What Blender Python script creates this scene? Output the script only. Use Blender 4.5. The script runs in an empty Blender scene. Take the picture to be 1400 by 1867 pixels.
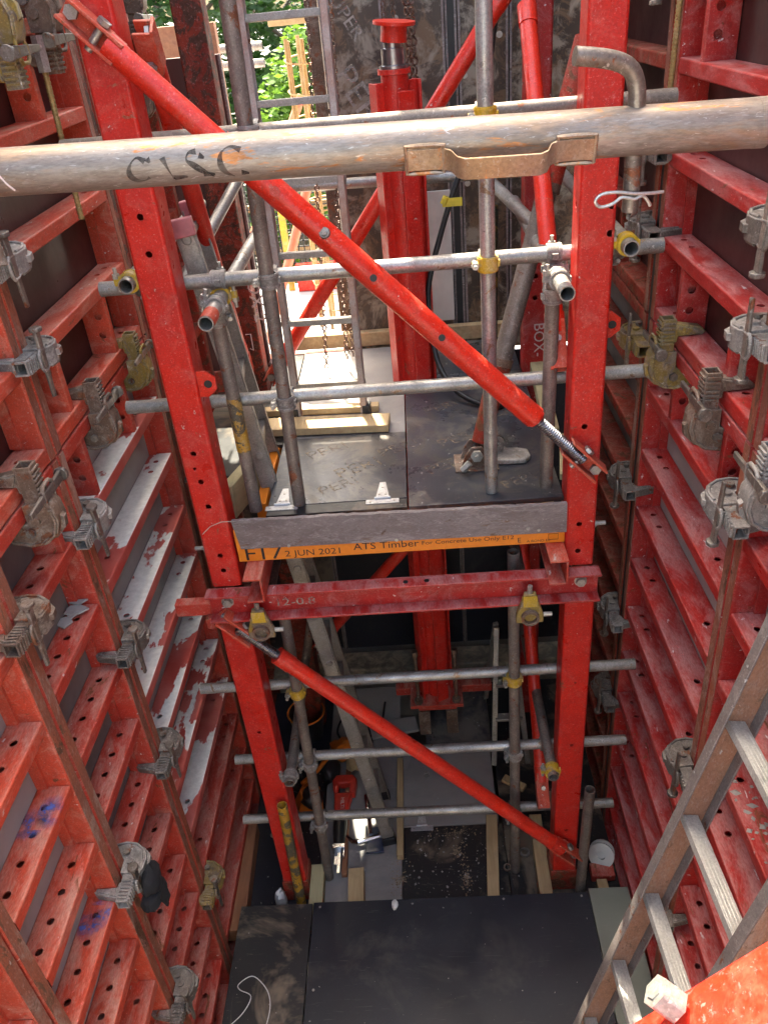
import bpy, math, random
from mathutils import Vector as V, Matrix, noise as mnoise
random.seed(7)
R = math.radians
sc = bpy.context.scene
col = sc.collection
# ---------------------------------------------------------------- camera
cam = bpy.data.cameras.new('camera')
cam.sensor_fit = 'VERTICAL'; cam.sensor_height = 36.0
cam.lens = 36.0 * 1483.0 / 1867.0
cam.clip_start = 0.05; cam.clip_end = 2000
co = bpy.data.objects.new('camera', cam); col.objects.link(co)
P_, RO_, YW_ = R(32.43), R(-5.66), R(3.61)
fw = V((-math.sin(YW_)*math.cos(P_), math.cos(YW_)*math.cos(P_), -math.sin(P_)))
rt = V((math.cos(YW_), math.sin(YW_), 0)); up = rt.cross(fw)
rt2 = rt*math.cos(RO_) + up*math.sin(RO_); up2 = up*math.cos(RO_) - rt*math.sin(RO_)
M = Matrix((rt2, up2, -fw)).transposed().to_4x4(); M.translation = V((0, 0, 4.1))
co.matrix_world = M
sc.camera = co
# ---------------------------------------------------------------- light
SUN = V((-0.10, 0.47, 0.88)).normalized()          # direction towards the sun
w = bpy.data.worlds.new('World'); sc.world = w; w.use_nodes = True
nt = w.node_tree
sky = nt.nodes.new('ShaderNodeTexSky'); sky.sky_type = 'NISHITA'; sky.sun_disc = False
sky.sun_elevation = math.asin(SUN.z); sky.sun_rotation = math.atan2(SUN.x, SUN.y)
sky.air_density = 1.0; sky.dust_density = 5.0; sky.ozone_density = 0.6
bg = nt.nodes['Background']; bg.inputs['Strength'].default_value = 0.15
nt.links.new(sky.outputs[0], bg.inputs[0])
sl = bpy.data.lights.new('sun', 'SUN'); sl.energy = 2.6; sl.angle = R(0.55); sl.color = (1, .95, .86)
so = bpy.data.objects.new('sun', sl); col.objects.link(so)
so.rotation_euler = (-SUN).to_track_quat('-Z', 'Y').to_euler(); so.location = (0, 3, 9)
sc.view_settings.view_transform = 'Standard'; sc.view_settings.look = 'None'
sc.view_settings.use_white_balance = True; sc.view_settings.white_balance_temperature = 7200; sc.view_settings.white_balance_tint = 5
sc.view_settings.exposure = 3.25; sc.view_settings.gamma = 1.0
sc.render.engine = 'CYCLES'
sc.cycles.use_denoising = True; sc.cycles.adaptive_threshold = 0.025
sc.cycles.max_bounces = 7; sc.cycles.diffuse_bounces = 6; sc.cycles.glossy_bounces = 3
sc.cycles.sample_clamp_indirect = 6.0
sc.cycles.caustics_reflective = False; sc.cycles.caustics_refractive = False

# ---------------------------------------------------------------- materials
def nodes(name):
    m = bpy.data.materials.new(name); m.use_nodes = True
    t = m.node_tree; return m, t, t.nodes['Principled BSDF']
def N(t, typ, **k):
    n = t.nodes.new(typ)
    for a, b in k.items():
        if a in n.inputs: n.inputs[a].default_value = b
        else: setattr(n, a, b)
    return n
def coords(t, stretch=(1, 1, 1)):
    tc = N(t, 'ShaderNodeTexCoord'); oi = N(t, 'ShaderNodeObjectInfo')
    mp = N(t, 'ShaderNodeMapping'); mp.inputs['Scale'].default_value = stretch
    sc_ = N(t, 'ShaderNodeVectorMath', operation='SCALE'); sc_.inputs['Scale'].default_value = 37.0
    cb = N(t, 'ShaderNodeCombineXYZ')
    for i in range(3): t.links.new(oi.outputs['Random'], cb.inputs[i])
    t.links.new(cb.outputs[0], sc_.inputs[0])
    ad = N(t, 'ShaderNodeVectorMath', operation='ADD')
    t.links.new(tc.outputs['Object'], ad.inputs[0]); t.links.new(sc_.outputs[0], ad.inputs[1])
    t.links.new(ad.outputs[0], mp.inputs[0])
    return mp.outputs[0]
def noise(t, vec, scale, detail=5, rough=.6, dist=0.0):
    n = N(t, 'ShaderNodeTexNoise'); n.inputs['Scale'].default_value = scale
    n.inputs['Detail'].default_value = min(detail, 5); n.inputs['Roughness'].default_value = rough
    n.inputs['Distortion'].default_value = dist
    t.links.new(vec, n.inputs['Vector']); return n.outputs['Fac']
def ramp(t, fac, a, b, v0=0.0, v1=1.0):
    r = N(t, 'ShaderNodeMapRange'); r.inputs['From Min'].default_value = a; r.inputs['From Max'].default_value = b
    r.inputs['To Min'].default_value = v0; r.inputs['To Max'].default_value = v1
    t.links.new(fac, r.inputs['Value']); return r.outputs['Result']
def mix(t, fac, a, b):
    m = N(t, 'ShaderNodeMix', data_type='RGBA')
    if isinstance(fac, (int, float)): m.inputs[0].default_value = fac
    else: t.links.new(fac, m.inputs[0])
    for i, c in ((6, a), (7, b)):
        if isinstance(c, tuple): m.inputs[i].default_value = (*c, 1) if len(c) == 3 else c
        else: t.links.new(c, m.inputs[i])
    return m.outputs[2]
def mul(t, a, b):
    m = N(t, 'ShaderNodeMath', operation='MULTIPLY')
    for i, c in ((0, a), (1, b)):
        if isinstance(c, (int, float)): m.inputs[i].default_value = c
        else: t.links.new(c, m.inputs[i])
    return m.outputs[0]
def worn(name, base, base2=None, rough=.45, metal=0.0, dust=(.55, .45, .40), dusta=.25, spl=(.6, .57, .52), spla=.0,
         rust=(.13, .045, .02), rusta=.0, topdust=.35, scale=1.0, bump=.15, stretch=(1, 1, 1), edge=None, spec=.4):
    """painted or bare steel with faded patches, scuffs, settled dust, cement splashes, rust and worn edges"""
    m, t, b = nodes(name); v = coords(t, stretch)
    base2 = base2 or tuple(c*.65 for c in base)
    c = mix(t, ramp(t, noise(t, v, 4*scale, 7, .7, .4), .38, .60), base, base2)
    if dusta:
        c = mix(t, mul(t, ramp(t, noise(t, v, 8*scale, 9, .78, .8), .52, .66), dusta), c, dust)
        c = mix(t, mul(t, ramp(t, noise(t, v, 30*scale, 6, .75, .5), .56, .68), dusta*.7), c, dust)
    c = mix(t, mul(t, ramp(t, noise(t, v, 17*scale, 7, .75, .3), .55, .70), .45), c, tuple(x*.42 for x in base2))
    if topdust:
        g = N(t, 'ShaderNodeNewGeometry'); s = N(t, 'ShaderNodeSeparateXYZ'); t.links.new(g.outputs['Normal'], s.inputs[0])
        k = mul(t, ramp(t, s.outputs['Z'], .6, .95), ramp(t, noise(t, v, 10*scale, 9, .78, .5), .42, .62))
        c = mix(t, mul(t, k, topdust), c, dust)
    if edge:
        bv = N(t, 'ShaderNodeBevel'); bv.samples = 2; bv.inputs['Radius'].default_value = .005
        g2 = N(t, 'ShaderNodeNewGeometry'); dt = N(t, 'ShaderNodeVectorMath', operation='DOT_PRODUCT')
        t.links.new(bv.outputs[0], dt.inputs[0]); t.links.new(g2.outputs['Normal'], dt.inputs[1])
        k = mul(t, ramp(t, dt.outputs['Value'], .985, .90), ramp(t, noise(t, v, 22*scale, 6, .7), .40, .58))
        c = mix(t, mul(t, k, .8), c, edge)
    if rusta:
        k = ramp(t, noise(t, v, 13*scale, 9, .70, .8), .66-rusta*.3, .70-rusta*.3)
        c = mix(t, k, c, mix(t, ramp(t, noise(t, v, 40*scale, 4), .3, .7), rust, tuple(min(1, x*2.2) for x in rust)))
    if spla:
        k = ramp(t, noise(t, v, 34*scale, 6, .6, .2), .74-spla*.22, .77-spla*.22)
        c = mix(t, k, c, spl)
    c = mix(t, mul(t, ramp(t, noise(t, v, 170*scale, 3, .7), .42, .66), .38), c, tuple(x*.40 for x in base2))      # fine grime in the pores
    c = mix(t, mul(t, ramp(t, noise(t, v, 120*scale, 3, .65), .60, .68), .35), c, tuple(min(1, x*.7+.22) for x in base))      # pin-prick chips
    k = ramp(t, noise(t, v, 95*scale, 2, .5, 2.0), .68, .73)      # thin pale scratches
    c = mix(t, mul(t, k, .6), c, tuple(min(1, x*1.4+.14) for x in base))
    t.links.new(c, b.inputs['Base Color'])
    t.links.new(ramp(t, noise(t, v, 14*scale, 6), .3, .7, rough-.12, min(1, rough+.25)), b.inputs['Roughness'])
    b.inputs['Metallic'].default_value = metal; b.inputs['Specular IOR Level'].default_value = spec
    if bump:
        bp = N(t, 'ShaderNodeBump'); bp.inputs['Strength'].default_value = bump; bp.inputs['Distance'].default_value = .004
        t.links.new(noise(t, v, 75*scale, 6, .7), bp.inputs['Height']); t.links.new(bp.outputs[0], b.inputs['Normal'])
    return m
def plain(name, c, rough=.5, metal=0.0):
    m, t, b = nodes(name); v = coords(t)
    t.links.new(mix(t, ramp(t, noise(t, v, 30, 5), .3, .7), c, tuple(x*.72 for x in c)), b.inputs['Base Color'])
    b.inputs['Roughness'].default_value = rough; b.inputs['Metallic'].default_value = metal; return m
def wood(name, a, b_, stretch=(14, 1.2, 14), rough=.65, dirt=.25):
    m, t, b = nodes(name); v = coords(t, stretch); v1 = coords(t)
    c = mix(t, ramp(t, noise(t, v, 3.0, 6, .6, .8), .35, .65), a, b_)
    c = mix(t, mul(t, ramp(t, noise(t, v1, 9, 7, .7), .5, .7), dirt), c, (.10, .08, .065))
    t.links.new(c, b.inputs['Base Color']); b.inputs['Roughness'].default_value = rough
    bp = N(t, 'ShaderNodeBump'); bp.inputs['Strength'].default_value = .2; bp.inputs['Distance'].default_value = .003
    t.links.new(noise(t, v, 5, 6), bp.inputs['Height']); t.links.new(bp.outputs[0], b.inputs['Normal'])
    return m
def faded(name, c, lo_=.05):
    m, t, b = nodes(name); v = coords(t)
    t.links.new(ramp(t, noise(t, v, 22, 5, .75), .42, .60, lo_, .85), b.inputs['Alpha']); b.inputs['Base Color'].default_value = (*c, 1); b.inputs['Roughness'].default_value = .65; return m
def film(name, base, dust, d0, d1, rough=.3, blot=None, sc1=2.2):
    """film-faced plywood: dark smooth sheet with dusty, scuffed patches"""
    m, t, b = nodes(name); v = coords(t)
    k = ramp(t, noise(t, v, sc1, 9, .72, .5), d0, d1)
    k2 = ramp(t, noise(t, v, 45, 5, .7), .62, .72)
    c = mix(t, ramp(t, noise(t, v, 1.3, 6, .6), .3, .7), base, tuple(x*1.9 for x in base))
    if blot: c = mix(t, ramp(t, noise(t, v, 6, 9, .75, 1.0), .5, .58), c, blot)
    c = mix(t, k, c, dust); c = mix(t, mul(t, k2, .35), c, dust)
    v2 = coords(t, (1, 16, 1))
    c = mix(t, mul(t, ramp(t, noise(t, v2, 7, 3, .5, 1.5), .66, .70), .30), c, tuple(min(1, x*1.1+.03) for x in dust))
    t.links.new(c, b.inputs['Base Color'])
    rr = ramp(t, noise(t, v, 3.0, 7, .7), .3, .7, rough-.1, rough+.2)
    mx = N(t, 'ShaderNodeMath', operation='MAXIMUM'); t.links.new(rr, mx.inputs[0]); t.links.new(mul(t, k, .8), mx.inputs[1])
    t.links.new(mx.outputs[0], b.inputs['Roughness'])
    bp = N(t, 'ShaderNodeBump'); bp.inputs['Strength'].default_value = .12; bp.inputs['Distance'].default_value = .003
    t.links.new(noise(t, v, 30, 6), bp.inputs['Height']); t.links.new(bp.outputs[0], b.inputs['Normal'])
    return m
def cemented(name):
    """red rib coated with a white skin of dried cement slurry that has flaked off in places"""
    m, t, b = nodes(name); v = coords(t); vs = coords(t, (1, .45, 1))
    red = mix(t, ramp(t, noise(t, v, 6, 6), .35, .65), (.42, .05, .035), (.50, .13, .10))
    g = N(t, 'ShaderNodeNewGeometry'); s = N(t, 'ShaderNodeSeparateXYZ'); t.links.new(g.outputs['Normal'], s.inputs[0])
    k = mul(t, ramp(t, s.outputs['Z'], .6, .9), ramp(t, noise(t, vs, 5.5, 9, .62, .3), .47, .49))
    wh = mix(t, ramp(t, noise(t, v, 40, 6), .3, .7), (.82, .78, .70), (.62, .58, .51))
    t.links.new(mix(t, k, red, wh), b.inputs['Base Color']); b.inputs['Roughness'].default_value = .7
    bp = N(t, 'ShaderNodeBump'); bp.inputs['Strength'].default_value = .35; bp.inputs['Distance'].default_value = .002
    t.links.new(k, bp.inputs['Height']); t.links.new(bp.outputs[0], b.inputs['Normal'])
    return m
MT = {
 'red': worn('red_paint_new', (.64, .020, .010), (.54, .018, .012), .36, dust=(.58, .22, .17), dusta=.22, spla=.22, spl=(.52, .42, .36), topdust=.25, rusta=.05, rust=(.20, .06, .035), bump=.05, edge=(.62, .10, .07)),
 'redbrace': worn('red_paint_gloss', (.70, .026, .010), (.60, .024, .012), .34, dust=(.60, .24, .16), dusta=.18, spla=.17, spl=(.55, .45, .38), rusta=.03, rust=(.22, .07, .04), topdust=.12, bump=.04),
 'redL': worn('red_paint_dusty_salmon', (.60, .066, .030), (.50, .070, .036), .5, dust=(.60, .34, .25), dusta=.42, spla=.26, spl=(.64, .56, .50), topdust=.62, rusta=.08, edge=(.40, .19, .12), stretch=(1.3, .4, 1.3), spec=.3),
 'redM': worn('red_paint_dusty_rose', (.50, .040, .022), (.40, .048, .030), .5, dust=(.56, .31, .24), dusta=.40, spla=.28, spl=(.62, .55, .50), topdust=.62, rusta=.10, edge=(.38, .17, .11), stretch=(1.3, .4, 1.3), spec=.3),
 'redR': worn('red_paint_dusty_crimson', (.47, .020, .016), (.38, .026, .022), .38, dust=(.54, .27, .25), dusta=.36, spla=.32, spl=(.68, .60, .58), topdust=.72, rusta=.07, edge=(.36, .15, .11), stretch=(1.3, .4, 1.3), spec=.35),
 'rustred': worn('red_paint_rusting', (.34, .030, .014), (.24, .035, .018), .6, dust=(.40, .25, .18), dusta=.35, rusta=.40, spla=.15, spl=(.5, .42, .36), rust=(.10, .04, .02), spec=.25),
 'rustedge': worn('scraped_rusty_edge', (.36, .105, .055), (.26, .10, .065), .6, dust=(.44, .33, .26), dusta=.7, rusta=.32, spla=.22, spl=(.54, .46, .39), rust=(.10, .05, .028), stretch=(1, 1, .45), spec=.25),
 'rustpost': worn('deep_rust_post', (.26, .035, .016), (.17, .022, .012), .6, dusta=.1, rusta=.55, rust=(.045, .02, .012), topdust=.2, spec=.25),
 'galv': worn('galvanised_tube', (.42, .40, .37), (.24, .225, .205), .38, .55, dust=(.44, .37, .31), dusta=.45, spla=.28, spl=(.58, .53, .47), topdust=.25, rusta=.14, rust=(.16, .10, .06)),
 'galvd': worn('dull_brown_tube', (.24, .195, .16), (.16, .13, .11), .5, .35, dust=(.40, .33, .27), dusta=.45, spla=.15, rusta=.18),
 'galvy': worn('tube_with_yellow_paint', (.58, .30, .02), (.40, .22, .03), .5, .1, dusta=.5, dust=(.30, .26, .20), rusta=.56, rust=(.05, .045, .035)),
 'prop': worn('weathered_prop_tube', (.31, .285, .255), (.22, .17, .135), .40, .5, dust=(.33, .22, .14), dusta=.9, rusta=.17, rust=(.30, .12, .04), spla=.12, topdust=.0, stretch=(.35, 1.6, 1.6)),
 'propflat': worn('rusty_flat_bar', (.36, .29, .22), (.33, .20, .11), .42, .45, dust=(.44, .30, .17), dusta=.6, rusta=.22, rust=(.34, .13, .04), spla=.1),
 'clamp': worn('dirty_cast_clamp', (.20, .17, .145), (.12, .098, .08), .5, .35, dust=(.48, .42, .36), dusta=.6, spla=.34, spl=(.58, .53, .47), rusta=.18, edge=(.40, .37, .33)),
 'clampw': worn('cement_coated_clamp', (.29, .26, .23), (.17, .148, .13), .55, .25, dust=(.56, .51, .45), dusta=.6, spla=.34, rusta=.12, edge=(.50, .47, .43)),
 'clampy': worn('worn_yellow_clamp', (.34, .215, .035), (.20, .14, .05), .5, .15, dust=(.36, .30, .24), dusta=.75, spla=.28, rusta=.42, rust=(.12, .09, .065), edge=(.34, .3, .24)),
 'clampb': worn('brown_rusty_clamp', (.19, .12, .08), (.115, .073, .052), .6, .2, dust=(.42, .34, .27), dusta=.6, spla=.25, rusta=.3, edge=(.36, .3, .24)),
 'wedge': worn('wedge_steel', (.24, .21, .18), (.15, .125, .105), .4, .6, dust=(.44, .37, .30), dusta=.5, rusta=.22, spla=.2),
 'bolt': worn('zinc_bolt', (.50, .48, .44), (.36, .34, .31), .35, .7, dusta=.1, topdust=.1),
 'yellow': worn('yellow_paint', (.62, .38, .02), (.48, .30, .03), .45, 0, dusta=.35, rusta=.18, rust=(.2, .15, .1)),
 'rod': worn('tie_rod', (.38, .26, .10), (.28, .18, .07), .5, .5, dusta=.1, rusta=.2),
 'chain': worn('rusty_chain', (.16, .085, .055), (.10, .05, .035), .55, .5, dusta=.2, rusta=.3),
 'alu': worn('ladder_aluminium', (.38, .35, .31), (.28, .25, .22), .45, .5, dusta=.3, spla=.1, dust=(.45, .40, .36), topdust=.3),
 'rungalu': worn('grooved_rung', (.62, .60, .55), (.50, .48, .44), .40, .5, dust=(.5, .46, .38), dusta=.3, spla=.1, topdust=.1),
 'alub': worn('ladder_brown_grime', (.42, .215, .13), (.34, .18, .115), .48, .2, dust=(.40, .33, .28), dusta=.5, rusta=.24, rust=(.14, .08, .05), spla=.15, stretch=(1, 1, .5)),
 'pine': wood('pine', (.50, .36, .19), (.40, .27, .13)), 'pineg': wood('pale_treated_pine', (.50, .44, .24), (.40, .35, .19)),
 'pinew': wood('weathered_pine', (.46, .40, .32), (.34, .29, .23)),
 'lvl': wood('reddish_brown_timber', (.30, .13, .06), (.22, .085, .04)),
 'planks': wood('scaffold_plank', (.36, .29, .2), (.27, .21, .14)),
 'orange': wood('orange_sealed_timber', (.82, .24, .015), (.74, .21, .015), rough=.5, dirt=.1),
 'fascia': worn('weathered_fascia_board', (.25, .205, .19), (.17, .13, .12), .6, 0, dust=(.40, .35, .32), dusta=.7, rusta=.14, rust=(.10, .06, .04), spla=.2, topdust=.6, stretch=(.5, 1, 1.6)),
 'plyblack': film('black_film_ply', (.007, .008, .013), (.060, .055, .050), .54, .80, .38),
 'plydirty': film('dirty_black_ply', (.010, .010, .011), (.19, .145, .10), .52, .64, .38),
 'plyplat': film('scuffed_platform_ply', (.026, .027, .033), (.19, .165, .135), .52, .66, .30, blot=(.065, .06, .056)),
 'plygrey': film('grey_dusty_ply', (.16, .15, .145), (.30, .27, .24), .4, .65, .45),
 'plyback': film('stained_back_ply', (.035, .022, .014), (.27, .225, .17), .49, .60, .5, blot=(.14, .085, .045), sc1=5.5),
 'plybrown': film('dark_brown_film_ply', (.030, .010, .009), (.09, .045, .04), .58, .8, .35),
 'plygreyface': film('cement_grey_face', (.23, .215, .20), (.30, .275, .25), .4, .7, .55),
 'plyolive': film('olive_ply', (.10, .105, .085), (.2, .19, .16), .55, .8, .35),
 'palesheet': film('pale_sheet', (.42, .41, .37), (.5, .48, .44), .4, .7, .5),
 'conc': film('concrete', (.33, .31, .28), (.45, .43, .40), .35, .65, .8),
 'rubble': film('dusty_concrete', (.10, .085, .065), (.30, .25, .18), .42, .6, .8, sc1=9),
 'concd': film('dark_concrete', (.10, .09, .08), (.2, .18, .16), .4, .7, .8),
 'black': plain('black_rubber', (.012, .012, .013), .5), 'cloth': plain('black_cloth', (.008, .008, .01), .9),
 'ink': plain('black_ink', (.03, .022, .02), .7), 'chalk': plain('white_chalk', (.75, .62, .58), .8), 'white': plain('white_plastic', (.72, .71, .68), .45),
 'marker': faded('worn_marker_ink', (.03, .022, .018), .45),
 'stencil': faded('faded_stencil', (.20, .155, .105)), 'stencilw': faded('faded_grey_stencil', (.40, .35, .30), .35),
 'pink': plain('pink_plastic', (.50, .16, .17), .5), 'tool': plain('tool_red', (.62, .035, .02), .35), 'toolo': plain('tool_orange', (.75, .20, .02), .5),
 'blackp': plain('black_plastic', (.02, .02, .022), .4), 'chrome': plain('polished_steel', (.65, .65, .66), .2, 1.0), 'ram': plain('ram_steel', (.35, .34, .35), .28, .9),
 'tag': plain('yellow_tag', (.65, .50, .04), .6), 'mirror': plain('blue_sheet', (.03, .045, .09), .15),
 'cem': cemented('flaked_cement_red'), 'dirt': plain('crumbled_concrete', (.34, .31, .28), .9),
 'sawdust': plain('sawdust', (.34, .26, .17), .9), 'gravelgrey': plain('cement_chip', (.40, .385, .36), .9),
 'bark': wood('bark', (.10, .075, .05), (.06, .045, .03)), 'rebar': worn('rebar', (.46, .29, .12), (.36, .22, .09), .6, .2, dusta=.2, rusta=.2),
 'fencered': plain('salmon_prop', (.68, .16, .08), .5), 'blue': plain('blue_spray', (.06, .13, .42), .7),
}
def leafmat(name, a, b_):
    m, t, b = nodes(name); g = N(t, 'ShaderNodeObjectInfo'); v = coords(t)
    t.links.new(mix(t, ramp(t, noise(t, v, 2.2, 6, .7), .35, .65), a, b_), b.inputs['Base Color'])
    b.inputs['Roughness'].default_value = .55
    tr = N(t, 'ShaderNodeBsdfTranslucent'); tr.inputs[0].default_value = (*[min(1, x*1.6) for x in b_], 1)
    ms = N(t, 'ShaderNodeMixShader'); ms.inputs[0].default_value = .4
    t.links.new(b.outputs[0], ms.inputs[1]); t.links.new(tr.outputs[0], ms.inputs[2])
    t.links.new(ms.outputs[0], t.nodes['Material Output'].inputs['Surface']); return m
MT['leaf1'] = leafmat('leaf_fresh', (.045, .12, .012), (.10, .19, .02)); MT['leaf2'] = leafmat('leaf_dark', (.012, .045, .008), (.028, .075, .012))

# ---------------------------------------------------------------- mesh helpers
class MB:
    def __init__(s): s.v = []; s.f = []; s.sm = []
    def add(s, vs, fs, smooth=False):
        o = len(s.v); s.v += [V(p) for p in vs]; s.f += [tuple(i+o for i in f) for f in fs]; s.sm += [smooth]*len(fs); return s
    def hexa(s, p):   # 8 corners: bottom ring 0-3, top ring 4-7
        return s.add(p, [(3, 2, 1, 0), (4, 5, 6, 7), (0, 1, 5, 4), (1, 2, 6, 5), (2, 3, 7, 6), (3, 0, 4, 7)])
    def box(s, x0, x1, y0, y1, z0, z1):
        return s.hexa([(x0, y0, z0), (x1, y0, z0), (x1, y1, z0), (x0, y1, z0), (x0, y0, z1), (x1, y0, z1), (x1, y1, z1), (x0, y1, z1)])
    def beam(s, p, q, w_, h_, upv=(0, 0, 1), w2=None, h2=None):
        p, q = V(p), V(q); d = (q-p).normalized(); u = d.cross(V(upv))
        if u.length < 1e-4: u = d.cross(V((0, 1, 0)))
        u.normalize(); n = u.cross(d)
        w2 = w_ if w2 is None else w2; h2 = h_ if h2 is None else h2
        a = [p-u*w_/2-n*h_/2, p+u*w_/2-n*h_/2, p+u*w_/2+n*h_/2, p-u*w_/2+n*h_/2]
        b = [q-u*w2/2-n*h2/2, q+u*w2/2-n*h2/2, q+u*w2/2+n*h2/2, q-u*w2/2+n*h2/2]
        return s.add(a+b, [(0, 1, 2, 3), (7, 6, 5, 4), (0, 4, 5, 1), (1, 5, 6, 2), (2, 6, 7, 3), (3, 7, 4, 0)])
    def frame(s, d):
        d = V(d).normalized(); u = d.cross(V((0, 0, 1)))
        if u.length < 1e-3: u = d.cross(V((0, 1, 0)))
        u.normalize(); return d, u, u.cross(d)
    def cyl(s, p, q, r, n=16, r2=None, cap=True):
        p, q = V(p), V(q); d, u, n_ = s.frame(q-p); r2 = r if r2 is None else r2
        cs = [(math.cos(2*math.pi*i/n), math.sin(2*math.pi*i/n)) for i in range(n)]
        s.add([p+(u*a+n_*b)*r for a, b in cs]+[q+(u*a+n_*b)*r2 for a, b in cs], [(i, (i+1) % n, n+(i+1) % n, n+i) for i in range(n)], True)
        if cap:
            s.add([p+(u*a+n_*b)*r for a, b in cs], [tuple(reversed(range(n)))]); s.add([q+(u*a+n_*b)*r2 for a, b in cs], [tuple(range(n))])
        return s
    def pipe(s, p, q, r, t=.004, n=20):
        p, q = V(p), V(q); d, u, n_ = s.frame(q-p)
        cs = [(math.cos(2*math.pi*i/n), math.sin(2*math.pi*i/n)) for i in range(n)]
        ri = r-t
        a = [p+(u*x+n_*y)*r for x, y in cs]; b = [q+(u*x+n_*y)*r for x, y in cs]
        c = [p+(u*x+n_*y)*ri for x, y in cs]; e = [q+(u*x+n_*y)*ri for x, y in cs]
        R_ = range(n)
        s.add(a+b, [(i, (i+1) % n, n+(i+1) % n, n+i) for i in R_], True)
        s.add(c+e, [(i, n+i, n+(i+1) % n, (i+1) % n) for i in R_], True)
        s.add(a+c, [(i, n+i, n+(i+1) % n, (i+1) % n) for i in R_]); s.add(b+e, [(i, (i+1) % n, n+(i+1) % n, n+i) for i in R_])
        return s
    def path(s, pts, r, n=8, closed=False):
        pts = [V(p) for p in pts]; k = len(pts); rings = []; u = None
        for i, p in enumerate(pts):
            a = pts[i-1] if (i > 0 or closed) else p; b = pts[(i+1) % k] if (i < k-1 or closed) else p
            d = (b-a).normalized()
            if u is None: _, u, _n = s.frame(d)
            u = (u-d*u.dot(d)).normalized(); n_ = u.cross(d)
            rr = r[i] if isinstance(r, (list, tuple)) else r
            rings.append([p+(u*math.cos(2*math.pi*j/n)+n_*math.sin(2*math.pi*j/n))*rr for j in range(n)])
        vs = [p for g in rings for p in g]; fs = []
        for i in range(k if closed else k-1):
            o = i*n; o2 = ((i+1) % k)*n
            fs += [(o+j, o+(j+1) % n, o2+(j+1) % n, o2+j) for j in range(n)]
        s.add(vs, fs, True)
        if not closed: s.add(rings[0], [tuple(reversed(range(n)))]); s.add(rings[-1], [tuple(range(n))])
        return s
    def poly(s, pts, O, ux, uy, t):   # extruded outline, centred on O along ux x uy
        O, ux, uy = V(O), V(ux), V(uy); n = ux.cross(uy).normalized(); k = len(pts)
        a = [O+ux*x+uy*y-n*t/2 for x, y in pts]; b = [p+n*t for p in a]
        return s.add(a+b, [tuple(reversed(range(k))), tuple(range(k, 2*k))]+[(i, (i+1) % k, k+(i+1) % k, k+i) for i in range(k)])
    def lathe(s, prof, O, ax=(0, 0, 1), n=20):
        O = V(O); d, u, n_ = s.frame(ax); vs = []; fs = []
        for r, h in prof: vs += [O+d*h+(u*math.cos(2*math.pi*j/n)+n_*math.sin(2*math.pi*j/n))*r for j in range(n)]
        for i in range(len(prof)-1): fs += [(i*n+j, i*n+(j+1) % n, (i+1)*n+(j+1) % n, (i+1)*n+j) for j in range(n)]
        return s.add(vs, fs, True)
    def holeplate(s, O, U, W, L, wd, n, t, holes):
        """plate from O along U (L) and W (wd); round holes (u, w, r); hole walls go back by t along -n"""
        O, U, W, n = V(O), V(U), V(W), V(n)
        flip = U.cross(W).dot(n) < 0
        def F(f): return tuple(reversed(f)) if flip else f
        hs = sorted(holes); u0 = 0
        for i, (u, w_, r) in enumerate(hs):
            lo = max(u0, u-wd*.5); lo = max(lo, u0)
            hi = min(L, u+wd*.5)
            if i+1 < len(hs): hi = min(hi, (u+hs[i+1][0])/2)
            if lo > u0+1e-6: s.add([O+U*u0, O+U*lo, O+U*lo+W*wd, O+U*u0+W*wd], [F((0, 1, 2, 3))])
            an = sorted([2*math.pi*j/14 for j in range(14)]+[math.atan2(y-w_, x-u) % (2*math.pi) for x in (lo, hi) for y in (0, wd)])
            outer = []; inner = []; deep = []
            for a in an:
                c, d = math.cos(a), math.sin(a)
                tx = ((hi-u)/c if c > 1e-9 else (lo-u)/c if c < -1e-9 else 1e9); ty = ((wd-w_)/d if d > 1e-9 else -w_/d if d < -1e-9 else 1e9)
                k = min(tx, ty); outer.append(O+U*(u+c*k)+W*(w_+d*k)); q = O+U*(u+c*r)+W*(w_+d*r); inner.append(q); deep.append(q-n*t)
            m = len(an)
            s.add(outer+inner+deep, [F((j, (j+1) % m, m+(j+1) % m, m+j)) for j in range(m)]+[F((m+j, m+(j+1) % m, 2*m+(j+1) % m, 2*m+j)) for j in range(m)])
            u0 = hi
        if u0 < L-1e-6: s.add([O+U*u0, O+U*L, O+U*L+W*wd, O+U*u0+W*wd], [F((0, 1, 2, 3))])
        return s
    def rhs(s, O, D, L, A, B, wa, wb, r=.006, holes=None, t=.005, caps=True):
        """rectangular hollow section along D; corner O; width wa along A, wb along B; holes: {'+A','-A','+B','-B': [(u, w, r)]}"""
        O, D, A, B = V(O), V(D), V(A), V(B); holes = holes or {}
        def P(a, b): return O+A*a+B*b
        # flats
        for key, o, wdir, wd, n in (('-B', P(r, 0), A, wa-2*r, -B), ('+B', P(r, wb), A, wa-2*r, B), ('-A', P(0, r), B, wb-2*r, -A), ('+A', P(wa, r), B, wb-2*r, A)):
            s.holeplate(o, D, wdir, L, wd, n, t, [(u, w_-r, q) for u, w_, q in holes.get(key, [])])
        for ca, cb, a0 in ((wa-r, wb-r, 0), (r, wb-r, 90), (r, r, 180), (wa-r, r, 270)):
            arc = [P(ca+r*math.cos(R(a0+k*30)), cb+r*math.sin(R(a0+k*30))) for k in range(4)]
            vs = arc+[p+D*L for p in arc]
            fs = [(k, k+1, 5+k, 4+k) for k in range(3)]
            if A.cross(B).dot(D) < 0: fs = [tuple(reversed(f)) for f in fs]
            s.add(vs, fs, True)
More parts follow.
